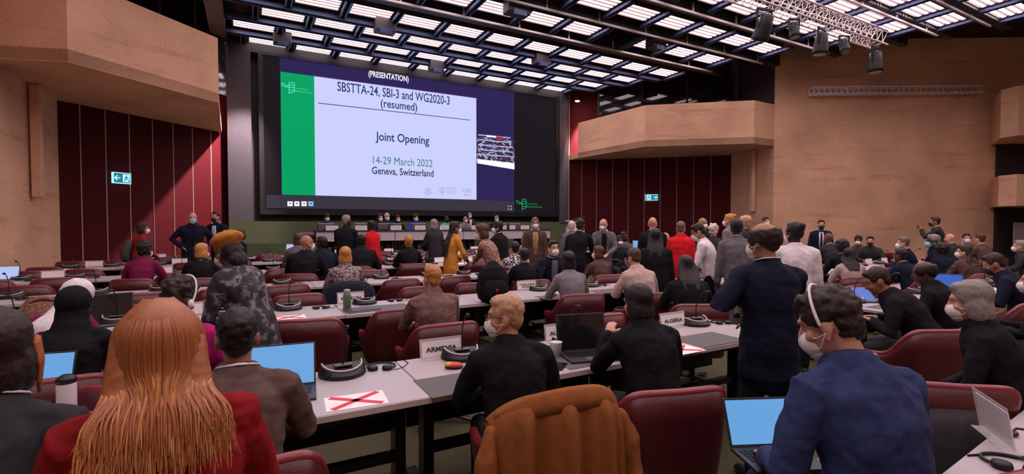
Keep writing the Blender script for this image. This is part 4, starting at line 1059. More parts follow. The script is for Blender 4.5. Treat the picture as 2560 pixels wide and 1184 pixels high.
P('person in black suit with black hair bending to shake hands near lectern', 1452, 547, 9.1, 58, pose='stand', hair='short', hc='black', skin='brown', topc='black', lean=16, arms=('down', 'reach'), mask=None, hp=14)
P('bald person in grey suit with white mask and badge near lectern', 1508, 546, 10.1, 215, pose='stand', hair='fringe', hc='grey', skin='light', topc='grey', shirt='black', mask='white', arms='hold', eyes=True, hy=30, hp=10)
P('dark-skinned person with white mask seated facing the camera by the lectern', 1549, 588, 11.4, 200, hair='short', hc='black', skin='dark', topc='charcoal', eyes=True)
P('person in grey jacket seated behind the white-masked one by the lectern', 1561, 579, 12.6, 190, hair='short', hc='black', skin='dark', topc='grey', mask=None, eyes=True)
P('black-haired person in dark suit with white mask facing the camera', 1384, 600, 7.0, 192, hair='short', hc='black', skin='light', topc='navy', shirt='grey', mask='white', eyes=True, lean=3, arms='lap')
P('person with black bob in pale grey top seen from behind', 1420, 628, 6.2, 12, hair='bob', hc='black', topc='midgrey', style='blouse', mask=None, lean=12, girth=1.1)
P('person with black hair in black suit seen from behind beside backpack', 1309, 622, 6.2, 8, hair='short', hc='black', skin='tan', topc='black', mask=None, lean=6, girth=1.05)
P('person with brown bob in brown jacket seated, centre right', 1495, 615, 7.5, 10, hair='bob', hc='brown', topc='brown', style='coat_f', lean=8, hy=-35)
P('person with brown hair in beige jacket seen from behind', 1586, 621, 6.7, 14, hair='short', hc='brown', topc='beige', style='coat_f', mask=None, lean=14, girth=1.12, hp=18)
# ---- standing group right of the centre
P('bald pink-headed person standing with back turned in the group', 1631, 543, 8.4, 38, pose='stand', hair='bald', skin='pink', topc='black', mask=None)
P('person with long straight black hair in black top standing, back turned', 1638, 571, 6.7, 42, pose='stand', hair='long', hc='black', topc='black', style='coat_f', mask=None, girth=1.15)
P('bald person seated behind the standing group', 1664, 581, 11.2, 150, hair='bald', skin='light', topc='grey', mask=None, eyes=True)
P('grey-haired person in bright red jacket standing with back turned', 1702, 553, 8.0, 48, pose='stand', hair='short', hc='greybrown', topc='scarlet', style='coat_f', mask=None, girth=1.15)
P('person in white shirt with black hair looking down at pink papers', 1745, 560, 7.4, -30, pose='stand', hair='short', hc='black', skin='tan', topc='white', legc='black', style='shirt', lean=14, hp=24, arms='hold', hy=-10)
P('bald person standing at back of the group, head above the others', 1757, 543, 10.0, 190, pose='stand', hair='fringe', hc='greybrown', skin='tan', topc='charcoal', mask='white', eyes=True)
P('person with fluffy white hair standing in the group', 1784, 556, 8.6, 60, pose='stand', hair='curly', hc='white', topc='charcoal', style='coat_f', mask=None)
P('person with blond bun and white mask standing in the group', 1822, 534, 9.6, -5, pose='stand', hair='bun', hc='gold', topc='midgrey', style='coat_f', mask='white', hy=-10)
P('dark-haired person in grey suit standing with back turned, end of group', 1842, 547, 6.9, 40, pose='stand', hair='short', hc='black', skin='brown', topc='grey', legc='grey', mask='white', hy=20)
P('person with curly grey hair and spectacles behind the grey suit', 1862, 536, 9.0, -10, pose='stand', hair='curly', hc='sandy', topc='charcoal', style='coat_f', mask=None, hy=-10)
P('person with long dark hair and black jacket seated, back turned, aisle side', 1714, 640, 5.1, 30, hair='long', hc='black', topc='black', style='coat_f', mask=None, lean=14, hp=14, girth=1.15)
P('person in white shirt with black tied hair behind the navy suit', 1985, 555, 5.3, 50, pose='stand', hair='bun', hc='black', skin='dark', topc='white', legc='black', style='shirt', mask='white', hy=-40)
P('distant masked person by the right concrete wall, only the head showing', 1915, 542, 14.5, 200, pose='stand', hair='short', hc='black', topc='charcoal', eyes=True)
# ---- right block
P('person in dark suit and tie with black mask standing by the right concrete wall', 2053, 549, 12.8, 235, pose='stand', hair='short', hc='darkbrown', topc='navy', shirt='white', tie='navy', mask='black', eyes=True)
P('person taking a picture with a raised phone by the right concrete wall', 2336, 542, 12.8, -20, pose='stand', hair='short', hc='darkbrown', skin='tan', topc='charcoal', mask='black', arms='phone', hy=-5)
P('bald dark-suited person seated below the standing black-masked one', 2071, 582, 10.0, 20, hair='bald', skin='brown', topc='charcoal', mask=None)
P('person with black afro hair and pale collar seated in right block', 2104, 596, 9.4, 30, hair='afro', hc='black', skin='dark', topc='black', mask=None)
P('person with white mask and long dark hair in pinkish jacket, right block', 2124, 624, 7.4, 40, hair='long', hc='black', topc='pinkgrey', style='coat_f', mask='white', hy=40, lean=14)
P('dark-haired person with white mask in brown jacket, right block', 2146, 586, 11.4, 250, hair='curly', hc='black', skin='brown', topc='brown', mask='white', style='coat_f')
P('person in grey suit with black mask facing the camera, right block', 2176, 590, 10.8, 245, hair='short', hc='black', topc='charcoal', mask='black', eyes=True, girth=1.1)
P('grey-haired person with white mask in navy suit, right block', 2258, 592, 10.9, -10, hair='short', hc='greybrown', topc='navy', mask='white', hy=-15)
P('person with blue mask and grey cap of hair in dark coat below the phone', 2332, 585, 9.4, -30, hair='short', hc='grey', skin='dark', topc='navy', mask='blue', hy=-20, girth=1.1)
P('bald person in dark top seated right of the blue mask', 2374, 584, 11.8, 10, hair='bald', skin='pink', topc='charcoal', mask=None)
P('person with black cap of hair and white mask, far right block', 2417, 583, 11.8, 235, hair='short', hc='black', topc='brown', mask='white', eyes=True)
P('brown-haired person in dark brown jacket, far right block', 2449, 583, 11.6, 20, hair='short', hc='brown', topc='brown', mask=None)
P('person with long brown hair in black top, back turned, far right block', 2410, 612, 7.9, 25, hair='long', hc='darkbrown', topc='brown', style='coat_f', mask='white', girth=1.15, hy=-50)
P('dark-haired person in charcoal jacket, back turned, right block', 2352, 612, 7.9, 20, hair='afro', hc='black', skin='dark', topc='navy', style='coat_f', mask=None, girth=1.2)
P('person with black hair in navy jacket hunched behind the bald one', 2252, 640, 6.2, 15, hair='short', hc='black', skin='brown', topc='navy', mask=None, lean=16)
P('person with cropped dark hair leaning over a blue tablet, right', 2195, 672, 4.55, -18, hair='short', hc='darkbrown', skin='tan', topc='black', mask=None, lean=30, hp=28, hy=-10, arms='desk', girth=1.12)
P('bald brown-skinned person in black suit, right of the tablet', 2312, 652, 5.2, -5, hair='crown', hc='black', skin='brown', topc='black', mask=None, lean=18, hp=14, hy=-18, girth=1.12)
P('person with black mask in dark blue suit leaning over desk, right edge', 2486, 635, 5.6, -12, hair='short', hc='darkbrown', skin='tan', topc='navy', mask='black', lean=22, hp=24, hy=-8, girth=1.1)
P('grey-haired person at the far right edge of the hall', 2550, 600, 9.2, -15, hair='short', hc='grey', topc='charcoal', mask='white', girth=1.1)
P('person in black cut by the right edge of the frame', 2592, 700, 4.3, -10, hair='short', hc='black', topc='black', lean=10, girth=1.1)
# ---- podium
ZC = lambda px: (YD+1.16)/(CA-(px-CX)/F*SA)
def D_(px, top, label, **k):
    P(label, px, top, ZC(px)+k.pop('dz', 0), 180+random.uniform(-8, 8), z0=ZSTG, eyes=True, vox=.02, group='panel at the podium table', lean=k.pop('lean', 4), hands=False, scl=1.09-(top-533)*.007 if k.get('pose') != 'stand' else None, **k)
D_(818, 533, 'person with white mask in blue suit at the left end of the podium', hair='short', hc='black', skin='dark', topc='blue', shirt='white', girth=1.2)
D_(951, 535, 'person with dark hair and white mask beside the grey-haired panelist', hair='bob', hc='darkbrown', topc='charcoal', style='coat_f')
D_(968, 529, 'grey-haired person with white mask and tie at the podium', hair='short', hc='white', topc='charcoal', shirt='white', tie='black', girth=1.1)
D_(995, 538, 'person in black with white mask at the podium', hair='bob', hc='black', topc='black', style='coat_f')
D_(1040, 533, 'person in royal blue jacket with white mask at the podium', hair='curly', hc='black', topc='royal', style='coat_f', shirt='white')
D_(1117, 543, 'person in turquoise top with dark skin at the podium', hair='short', hc='black', skin='dark', topc='turquoise', style='blouse', mask=None)
D_(1164, 542, 'bald person in grey jacket with white mask at the podium', hair='fringe', hc='grey', skin='tan', topc='midgrey')
D_(1175, 531, 'grey-haired person standing behind the bald panelist', hair='short', hc='grey', topc='charcoal', shirt='white', lean=0, pose='stand', dz=.55, arms='down')
D_(1242, 537, 'grey-haired person with white mask at the right part of the podium', hair='short', hc='grey', topc='black', shirt='white')

# ---- keep neighbours apart (only along each one's own line of sight) and out of the desks
def root_xy(q):
    X, Y = at(q['px'], q['zc']); r = .62*math.sin(R(q.get('lean', 8)))+(.05 if q.get('pose', 'sit') == 'sit' else .02)
    f = R(q['face']); return X-r*math.sin(f), Y-r*math.cos(f)
for q in SPECS: q['_z'] = q['zc']
for it in range(150):
    moved = False
    for i, a in enumerate(SPECS):
        for b in SPECS[i+1:]:
            if a.get('z0') or b.get('z0'): 
                if not (a.get('z0') and b.get('z0')): continue
            ax, ay = root_xy(a); bx, by = root_xy(b); d = math.hypot(ax-bx, ay-by)
            need = (.64 if a.get('pose', 'sit') == b.get('pose', 'sit') == 'sit' else .54)*max(1, (a.get('girth', 1)+b.get('girth', 1))/2)
            if d < need:
                n, f_ = (a, b) if a['zc'] <= b['zc'] else (b, a)
                st = min(.06, (need-d)*.5)
                if n['zc'] > max(3.1, n['_z']*.80): n['zc'] -= st
                if 3.1 < f_['zc'] < f_['_z']*1.22: f_['zc'] += st
                moved = True
    for a in SPECS:
        if a.get('z0') or a['zc'] < 2 or a.get('fixed'): continue
        x, y = root_xy(a); sit = a.get('pose', 'sit') == 'sit'
        for row, cx, cy, sd in TABLES:
            if row == 0 or abs(x-cx) > TW/2+.2: continue
            fr = (-.40 if a.get('lean', 8) > 15 else -.33) if sit else -.30; bk = .36 if sit else .30
            lo, hi = cy-TD/2+fr, cy+TD/2+bk
            if lo < y < hi:
                a['zc'] += (-.03 if y-lo < hi-y else .03); moved = True
    if not moved: break
for q in SPECS:
    q.pop('_z'); q.pop('fixed', 0); RES[q['label']] = person(**q)
# ================================================================ CHAIRS
def free(x, y, r):
    return all(math.hypot(x-p[0], y-p[1]) > r for p in PLACED)
PLACED = []
CG = 'dark red swivel chairs'
for X_, Y_, fc, seated, zc_, px_, lab in PEOPLE:
    if seated and Y_ < YD:
        short = lab.replace('person', 'the person').split(',')[0]
        w_ = ('dark red swivel chair under '+short).split()
        ch = chair(X_-.03*math.sin(R(fc)), Y_-.03*math.cos(R(fc)), fc, ' '.join(w_[:16]), CG)
        if 'blue suit looking' in lab: ch.scale = (1, 1, 1.08)
    PLACED.append((X_, Y_))
for px, zc_, fc, lab in ((1632, 2.48, 16, 'large dark red swivel chair, back turned, under the person with dark wavy hair'),
                         (1352, 2.28, 10, 'dark red swivel chair with a camel coat hung over its back'),
                         (2322, 2.55, 40, 'dark red swivel chair with a dark grey jacket over it, beside the blue suit'),
                         (2290, 3.75, 25, 'empty dark red swivel chair between the tablet user and the grey-haired person')):
    x, y = at(px, zc_); o = chair(x, y, fc, lab, CG); PLACED.append((x, y))
    if px == 1352: COATCH = (x, y, fc)
    if px == 2322: JACKCH = (x, y, fc)
for row, cx, cy, side in TABLES:
    if row == 0: continue
    for sx in (-.35, .35):
        for kind in ('delegate', 'adviser'):
            x = cx+sx+random.uniform(-.05, .05)
            y = cy-TD/2-.31-random.uniform(0, .18) if kind == 'delegate' else cy+TD/2+.40+random.uniform(0, .05)
            if kind == 'adviser' and row == 6: continue
            if side == 'right' and row >= 4 and kind == 'adviser': continue
            if row == 1 and kind == 'delegate' and side == 'left' and not (-.5 < x < .4): continue
            p_ = pxof(x, y)
            if p_ < -120 or p_ > 2700 or not free(x, y, .66): continue
            fc = random.uniform(-12, 12); PLACED.append((x, y))
            chair(x, y, fc, None, CG, 'empty red chair, {} from left %s the %s, %s block' % ('before' if kind == 'delegate' else 'behind', ROWNAME[row], side))
# ================================================================ THINGS ON THE DESKS
def onR(px, py, row):
    x, y = onD(px, py); y = max(RY[row]+.08, min(RY[row]+TD-.045, y)); d_ = ray(px, py); return d_.x*y/d_.y, y
def onD(px, py): v = onZ(px, py, ZT); return v.x, v.y
def rowdesk(n): return ROWNAME[n]
PERS = [(a, b) for a, b, *_ in PEOPLE]
def clear(x, y, r=.17): return all(math.hypot(x-a, y-b) > r for a, b in ITEMS)
def console(x, y, row, side='left', f=None, label=None):
    return put(CONSOLE, _c1, x, y, random.uniform(-8, 8) if f is None else f, ZT, label, 'microphone console, {} from left on the %s, %s block' % (ROWNAME[row], side), 'microphone', 'delegate microphone consoles')
def headset(x, y, row, side='left', f=None, label=None):
    return put(HEADSET, _h1, x, y, random.uniform(0, 360) if f is None else f, ZT, label, 'black headset, {} from left on the %s, %s block' % (ROWNAME[row], side), 'headset', 'headsets on the desks')
PT = 'white nameplate, {} from left on the %s, %s block'
XT = 'red-crossed sheet, {} from left on the %s, %s block'
MT = 'charcoal mat, {} from left on the %s, %s block'
AT_ = 'loose paper, {} from left on the %s, %s block'
# nearest row
for px, py in ((860, 940), (1150, 893), (1432, 868), (1742, 812)): x, y = onD(px, py); console(x, min(y, RY[1]+TD-.19), 1)
for px, py in ((953, 917), (1800, 806)): headset(*onD(px, py), 1, f=20)
xsheet(*onD(890, 1001), 4, None, 'white sheet with a large red cross in front of the console, centre foreground')
xsheet(*onD(1702, 874), 0, None, 'white sheet with red cross at the front edge beside the navy suit')
nameplate(*onR(1105, 893, 1), 0, 'ARMENIA', None, 'white nameplate reading ARMENIA on the nearest desk row')
nameplate(*onR(1405, 850, 1), 0, 'AUSTRIA', None, 'white nameplate starting AUS behind the black laptop')
nameplate(*onR(1685, 818, 1), 0, 'ALGERIA', None, 'white nameplate ending ERIA beside the person in black blazer')
for px, py in ((1160, 955), (1465, 895), (1770, 848)): x, y = onD(px, py); deskmat(x, y, 0, MT % (ROWNAME[1], 'left'))
# second row
for px, py in ((722, 768), (905, 752), (1342, 724), (1456, 712), (1572, 704)): x, y = onD(px, py); console(x, min(y, RY[2]+TD-.19), 2)
for px, py in ((803, 769), (987, 751), (1122, 741), (1377, 723), (1500, 713)): headset(*onD(px, py), 2, f=10)
xsheet(*onD(722, 793), 0, XT % (ROWNAME[2], 'left'))
nameplate(*onR(878, 749, 2), 0, 'SWEDEN', None, 'white nameplate reading SWEDEN behind the green bottle')
nameplate(*onR(1318, 722, 2), 0, 'SYRIAN ARAB', 'REPUBLIC', 'white nameplate with two lines of writing beside the black backpack')
nameplate(*onR(1443, 710, 2), 0, 'TAJIKISTAN', None, 'white nameplate second to the right of the black backpack')
nameplate(*onR(1606, 697, 2), 0, 'THAILAND', None, 'white nameplate beside the white-framed blue tablet')
for px, py in ((965, 768), (1395, 742), (1522, 727)): deskmat(*onD(px, py), 0, MT % (ROWNAME[2], 'left'))
# the other rows
for row, cx, cy, side in TABLES:
    if row == 0: continue
    for sx in (-.33, .33):
        x = cx+sx; y = cy+TD/2-.19; p_ = pxof(x, y)
        if p_ < -60 or p_ > 2640: continue
        if row <= 2 and side == 'left' and p_ > 640: continue
        if clear(x, y, .3): console(x, y, row, side)
        a, b = x+random.uniform(.2, .26), cy+random.uniform(-.02, .1)
        if random.random() < .6 and clear(a, b, .2): headset(a, b, row, side)
        a = x-.295
        if random.random() < .6 and clear(a, y, .2) : nameplate(a, y+.13, random.uniform(-8, 8), None, None, None, PT % (ROWNAME[row], side)); ITEMS.append((a, y+.13))
        r_ = random.random(); a, b = x+random.uniform(-.05, .05), cy-.17
        if r_ < .25: paper(a, b, random.uniform(-15, 15), AT_ % (ROWNAME[row], side))
        elif r_ < .40: xsheet(a, b, random.uniform(-5, 5), XT % (ROWNAME[row], side))
        elif r_ < .55: deskmat(a, b, 0, MT % (ROWNAME[row], side))
# single things
x, y = onD(702, 1000); laptop(x, y+.05, 6, ZT, 'open laptop with bright blue screen before the taupe suit', M_scr, tilt=22, w=.34)
x, y = onD(1475, 893); laptop(x, y, 14, ZT+.003, 'open black laptop with dark screen on the mat beside the paper cup', M_scroff, tilt=12, w=.36, d=.25)
x, y = onD(66, 1002); laptop(x, y, 10, ZT, 'small laptop with blue screen at the left edge', M_scr, w=.28, d=.20)
x, y = onD(4, 703); laptop(x, y, 5, ZT, 'laptop with pale lit screen at the far left edge of a distant desk', M_scr2, M_silver, w=.30, d=.22)
def tablet(x, y, z, face, label, w, h, tilt, scrm, fr):
    t = empty('tablet', (x, y, z), -R(face), label, 'tablet'); M = Matrix.Translation((0, 0, .004)) @ Matrix.Rotation(R(-tilt), 4, 'X')
    MB().box(-w/2, w/2, -.004, .004, 0, h, M).obj('frame', fr, t, bevel=.002); MB().box(-w/2+.015, w/2-.015, -.0055, -.003, .015, h-.015, M).obj('screen', scrm, t)
    MB().box(-w*.4, w*.4, 0, .13, -.004, .002).obj('stand', MATS['black_plastic'], t); return t
tablet(*onR(1658, 712, 2), ZT+.005, 20, 'white-framed tablet with blue screen propped at the desk end', .25, .20, 25, M_scr, M_white)
tablet(*onD(2172, 757), ZT+.005, 35, 'blue-screened tablet in front of the person leaning over the desk, right', .20, .25, 55, mat('tablet_blue', (.02, .02, .02), .3, emit=(.02, .10, .50), estr=1.0), M_dgrey)
def onrow(px, Y): d_ = ray(px, 600); return d_.x*Y/d_.y, Y
x, y = onrow(2376, RY[1]+.40); tablet(x, y, ZT+.005, 60, 'blue laptop lid beside the bald brown-skinned person, right', .30, .24, 15, MATS['tablet_blue'], M_dgrey)
x, y = onrow(724, RY[6]+.4)
tablet(x, y, ZT+.005, 30, 'small bright tablet at the left end of the desk row nearest podium', .24, .32, 10, M_scr2, M_white)
# thermos, paper cups, bottle
def lathe_thing(name, x, y, parts, label, cat, z=ZT):
    t = empty(name, (x, y, z+.0008), 0, label, cat)
    for pn, prof, m in parts: b = MB(); b.lathe(prof, 20); b.obj(pn, m, t, True)
    return t
M_thermos = mat('white_enamel', (.62, .55, .56), .35); M_bottle = mat('green_bottle', (.10, .17, .085), .35)
x, y = onD(168, 1046); lathe_thing('thermos', x, y, (('body', [(.032, 0), (.036, .004), (.036, .16), (.034, .165)], M_thermos), ('lid', [(.037, .165), (.037, .185), (.030, .19), (.018, .20)], M_black)), 'white thermos cup with black lid beside the red coat', 'thermos')
x, y = onD(1391, 889); lathe_thing('paper_cup', x, y, (('cup', [(.027, 0), (.038, .092), (.040, .094), (.036, .094), (.026, .006)], M_white),), 'white paper cup on the desk in front of the black laptop', 'cup')
x, y = onD(868, 773); lathe_thing('bottle', x, y, (('body', [(.036, 0), (.040, .006), (.040, .15), (.030, .175)], M_bottle), ('cap', [(.030, .175), (.032, .18), (.032, .205), (.012, .21)], mat('bottle_cap', (.35, .33, .30), .4))), 'olive green bottle in front of the SWEDEN nameplate', 'bottle')
# pouch, phone
x, y = onD(1135, 920); t = empty('pouch', (x, y, ZT+.0008), R(-25), 'small red and yellow pouch beside the ARMENIA console', 'pouch')
b = MB(); b.ell((0, 0, .020), (.055, .032, .018)); b.obj('body', mat('pouch_red', (.60, .06, .03), .6), t, True)
b = MB(); b.ell((-.028, 0, .023), (.030, .026, .0165)); b.obj('yellow_patch', mat('pouch_yellow', (.62, .40, .08), .6), t, True)
b = MB(); b.ell((0, 0, .010), (.058, .035, .010)); b.obj('underside', M_black, t, True)
x, y = onD(1398, 917); t = empty('phone', (x, y, ZT+.0008), R(-50), 'black phone lying near the desk edge below the paper cup', 'phone')
MB().box(-.037, .037, -.075, .075, 0, .008).obj('body', M_black, t, bevel=.004); MB().box(-.034, .034, -.071, .071, .0081, .0086).obj('glass', M_scroff, t)
x, y = onD(905, 776); t = empty('closed_laptop', (x, y, ZT+.004), R(8), 'closed black laptop with pale edge lying by the green bottle', 'laptop')
MB().box(-.17, .17, -.10, .10, 0, .010).obj('base', M_silver, t, bevel=.003); MB().box(-.17, .17, -.10, .10, .0105, .018).obj('lid', M_dgrey, t, bevel=.003)
# backpack on the second row desk
x, y = onD(1243, 757); t = empty('backpack', (x, y+.10, ZT+.001), R(-10), 'black backpack standing on the second desk row', 'backpack')
M_bag = cloth('bag_black', (.012, .011, .013))
b = MB(); b.tube([(0, 0, .05), (0, 0, .12), (0, .0, .28), (0, .01, .38), (0, .02, .42)], [(.17, .10), (.185, .115), (.18, .105), (.14, .08), (.08, .05)], 18, side=(1, 0, 0)); o = b.obj('bag_body', M_bag, t, True); remesh(o, .01, 4, (TEXC, .02))
b = MB(); b.tube([(0, -.11, .04), (0, -.125, .10), (0, -.115, .20), (0, -.10, .24)], [(.13, .03), (.14, .04), (.13, .035), (.11, .02)], 14, side=(1, 0, 0)); b.obj('front_pocket', M_bag, t, True)
b = MB(); b.tube([(-.05, .02, .41), (-.03, .02, .46), (.03, .02, .46), (.05, .02, .41)], .008, 6); b.obj('grab_handle', M_bag, t, True)
for k in (-1, 1): b = MB(); b.tube([(k*.09, .10, .38), (k*.12, .16, .28), (k*.14, .15, .12), (k*.13, .09, .03)], (.022, .006), 6, side=(1, 0, 0)); b.obj('strap', M_bag, t, True)
b = MB(); b.box(-.012, .012, -.158, -.150, .135, .165); b.obj('red_tab', M_xred, t)
# camel coat over the chair back
def drape(name, ch, m, w, zt, zf, zb, label, cat, seed, folds=9, amp=.016):
    x, y, fc = ch; t = empty(name, (x, y, 0), -R(fc), label, cat); rnd = random.Random(seed)
    ph = [rnd.uniform(0, 6.28) for _ in range(4)]
    prof = [(-.08, zf), (-.13, zf+.14), (-.165, zt-.12), (-.19, zt-.02), (-.255, zt+.020), (-.325, zt-.010), (-.352, zt-.10), (-.365, zt-.30), (-.375, zb+.1), (-.38, zb)]
    prof = cr_spline(prof, 4); N = 44; v = []; f = []
    for i, (py, pz) in enumerate(prof):
        u = i/(len(prof)-1)
        for j in range(N+1):
            s = j/N*2-1; back = max(0, (u-.5)*2)
            wv = w*(1+.10*back); X = s*wv; drop = (abs(s)**3)*(.13)
            bend = (abs(s)**2.2)*.11*(1 if py < -.2 else .4)
            fo = amp*back**.7*(math.sin(s*folds+ph[0]+.8*math.sin(2*s+ph[1])+1.2*u)+.6*math.sin(s*folds*1.9+ph[2]-u)-.5*abs(math.sin(s*folds*.6+ph[3])))
            z = pz-(drop if pz > .45 else drop*.3)
            v.append((X*(1-.06*abs(s)**4), py+bend-fo-.012*back, z))
    for i in range(len(prof)-1):
        for j in range(N): a = i*(N+1)+j; f.append((a, a+1, a+N+2, a+N+1))
    b = MB(); b.add(v, f); o = b.obj('coat_body', m, t, True); sd = o.modifiers.new('thick', 'SOLIDIFY'); sd.thickness = .012; sd.offset = 0
    sb = o.modifiers.new('sub', 'SUBSURF'); sb.levels = 1; sb.render_levels = 1
    return t
M_camel = cloth('camel_coat', (.25, .088, .026), .10)
t = drape('camel_coat', COATCH, M_camel, .325, .868, .50, .18, 'camel brown coat draped over the chair back, bottom centre', 'coat', 3, 12, .042)
v = []; f = []; N_ = 24
for i in range(N_+1):
    u = i/N_*2-1; X = u*.29; zb_ = .872-abs(u)**3*.10+.012*u; yb_ = -.275+abs(u)**2.2*.12
    for (dy_, dz_) in ((.012, -.01), (.0, .030), (-.022, .052), (-.046, .040), (-.062, .0), (-.070, -.035)): v.append((X, yb_+dy_, zb_+dz_*(1-.25*abs(u))))
for i in range(N_):
    for k in range(5): a = i*6+k; f.append((a, a+1, a+7, a+6))
b = MB(); b.add(v, f); o = b.obj('collar', M_camel, t, True); o.modifiers.new('thick', 'SOLIDIFY').thickness = .012
for k in (-1, 1):
    b = MB(); b.tube([(k*.305, -.20, .74), (k*.335, -.24, .64), (k*.345, -.27, .45), (k*.34, -.28, .24)], [(.03, .045), (.045, .05), (.045, .05), (.04, .045)], 12); o = b.obj('sleeve', M_camel, t, True); remesh(o, .012, 3, (TEXC, .025))
M_gj = cloth('dark_grey_jacket', (.055, .048, .052))
t = drape('grey_jacket', JACKCH, M_gj, .345, .70, .40, .15, 'dark grey jacket thrown over the chair beside the blue suit', 'jacket', 5)
# jacket over the chair of the blond bob (dark navy), bag at the left
q_ = [p for p in PEOPLE if 'grey print blouse' in p[6]][0]
drape('navy_jacket', (q_[0]-.03*math.sin(R(q_[2])), q_[1]-.03*math.cos(R(q_[2])), q_[2]), cloth('navy_jacket', (.018, .020, .036)), .335, .868, .60, .40, 'dark navy jacket over the chair behind the grey print blouse', 'jacket', 9)
x, y = onR(104, 800, 2); t = empty('woven_bag', (x, y, ZT+.001), R(20), 'brown woven bag with loop handles on the second desk row, left', 'bag')
M_wov = pattern_mat('woven_straw', [(.30, .14, .08), (.10, .035, .025), (.34, .18, .11)], 60, pos=[.35, .5, .65])
b = MB(); b.tube([(0, 0, .03), (0, 0, .10), (0, 0, .16)], [(.15, .07), (.17, .085), (.15, .06)], 18, side=(1, 0, 0)); b.obj('bag_body', M_wov, t, True)
for k in (-1, 1):
    b = MB(); b.tube([(.12*math.cos(R(a)), k*.05, .15+.10*math.sin(R(a))) for a in range(0, 181, 15)], .010, 6); b.obj('loop_handle', M_wov, t, True)
x, y = onR(272, 812, 2); laptop(x, y, -12, ZT, 'open dark laptop on the second desk row beyond the black headscarf', M_scroff, w=.36, d=.25, tilt=15)
x, y = onrow(1592, RY[5]+.42); tablet(x, y, ZT+.005, 30, 'bright blue screen on a distant desk beside the long-haired person in black', .28, .32, 12, M_scr, M_dgrey)
# laptop on the lap of the blue suit
q = RES['person in blue suit looking down at the laptop on the lap, lower right']; M0 = q['root'].matrix_basis
pz = onZ(1948, 1152, .64)
laptop(pz.x, pz.y, 24, .64, 'laptop with light blue screen on the lap of the blue suit', M_scr, M_dgrey, w=.30, d=.20, tilt=22)
q = RES['person in red coat with long orange-blond hair seen from behind, lower left foreground']
rh = random.Random(4)
for ch in q['root'].children:
    if ch.name.startswith('hair'): ch.data.materials[0] = mat('hair_ginger_lengths', (.33, .105, .028), .45, var=.18, scale=30, stretch=(8, 8, .6))
for nm_, key, cnt in (('hair_lengths', 'ginger_lengths', 420), ('hair_ends', 'light_orange_ends', 230)):
    b = MB()
    for i in range(cnt):
        u = rh.uniform(-1, 1); a = u*R(100); lay = rh.uniform(0, .009)
        sx, sy = math.sin(a), -math.cos(a)
        p1 = q['H'](.030*sx, -.02+.03*sy, .137+lay*.3); p2 = q['H']((.082+lay)*sx, -.022+(.098+lay)*sy, .07); p3 = q['H']((.094+lay)*sx, -.022+(.104+lay)*sy*.95, -.03)
        e = rh.uniform(-.03, .03)
        L = rh.uniform(.41, .50)+.02*abs(u) if nm_ == 'hair_lengths' else rh.uniform(.38, .49)+.02*abs(u)
        p4 = q['S'](q['spine'](.60)+q['D'] @ Vector((u*.112, -.095-lay-.03*(1-abs(u)), .0)))
        p5 = q['S'](q['spine'](.60-(.60-L)*.5)+q['D'] @ Vector((u*.138+e*.5, -.142-lay, 0)))
        p6 = q['S'](q['spine'](L)+q['D'] @ Vector((u*(.140 if rh.random() < .8 else .165)+e*.6, -.156-lay, 0)))
        r0 = rh.uniform(.0026, .0052); pts = [p1, p2, p3, p4, p5, p6]; rr = [(r0, r0*.4), (r0*1.1, r0*.45), (r0*1.1, r0*.45), (r0, r0*.4), (r0*.7, r0*.3), (r0*.12, r0*.1)]
        if nm_ == 'hair_ends':
            pts, rr = pts[2:], rr[2:]; k0 = rh.uniform(0, .8); pts[0] = pts[0].lerp(pts[1], k0); rr[0] = (.001, .0008)
        sp_ = cr_spline([(*p, *r_) for p, r_ in zip(pts, rr)], 4)
        b.tube([p[:3] for p in sp_], [(max(.0008, p[3]), max(.0006, p[4])) for p in sp_], 6, side=(1, 0, 0))
    b.obj(nm_, mat('hair_'+key, (.33, .105, .028) if nm_ == 'hair_lengths' else (.50, .20, .055), .45, var=.18, scale=30, stretch=(8, 8, .6)), q['root'], True)
q = RES['person at the left edge in a charcoal jacket with dark hair, orange tips']
b = MB()
for i in range(14):
    z_ = -.10-.005*i; b.tube([q['H'](.088+.003*(i % 4), -.045+.010*i, .02), q['H'](.098+.003*(i % 3), -.045+.010*i, -.05), q['H'](.094, -.040+.010*i, z_)], .006, 6)
b.obj('hair_tips', hairm('orange_tips', (.40, .12, .04)), q['root'], True)
# headset band and badge of the blue suit
q = RES['person in blue suit looking down at the laptop on the lap, lower right']
b = MB(); b.tube([q['H'](.100*math.cos(R(a)), -.004, .012+.140*math.sin(R(a))) for a in range(-10, 191, 12)], (.004, .007), 6, side=(0, 1, 0)); b.obj('headset_band', M_white, q['root'], True)
q = RES['person in magenta jacket with dark curly hair and white headset band']
b = MB(); b.tube([q['H'](.098*math.cos(R(a)), -.004, .01+.150*math.sin(R(a))) for a in range(-20, 201, 12)], (.004, .006), 6, side=(0, 1, 0)); b.ell(q['H'](.088, 0, -.03), (.016, .024, .026)); b.obj('headset_band', M_white, q['root'], True)
q = RES['person with blond hair and orange scarf in black jacket, turned away']
b = MB(); b.tube([q['S'](q['spine'](.515)+q['D'] @ Vector((.088*math.cos(R(a)), .085*math.sin(R(a)), .012*math.sin(R(a*3))))) for a in range(0, 361, 20)], .026, 8); b.obj('scarf', CM('ochre'), q['root'], True)
q = RES['person in red top standing with green backpack by the red panels']
b = MB(); b.tube([q['S'](q['spine'](.05)+Vector((0, -.20, 0))), q['S'](q['spine'](.2)+Vector((0, -.22, 0))), q['S'](q['spine'](.40)+Vector((0, -.18, 0)))], [(.13, .07), (.15, .09), (.12, .06)], 12, side=(1, 0, 0)); b.obj('backpack', CM('olive'), q['root'], True)
q = RES['person in white shirt with black hair looking down at pink papers']
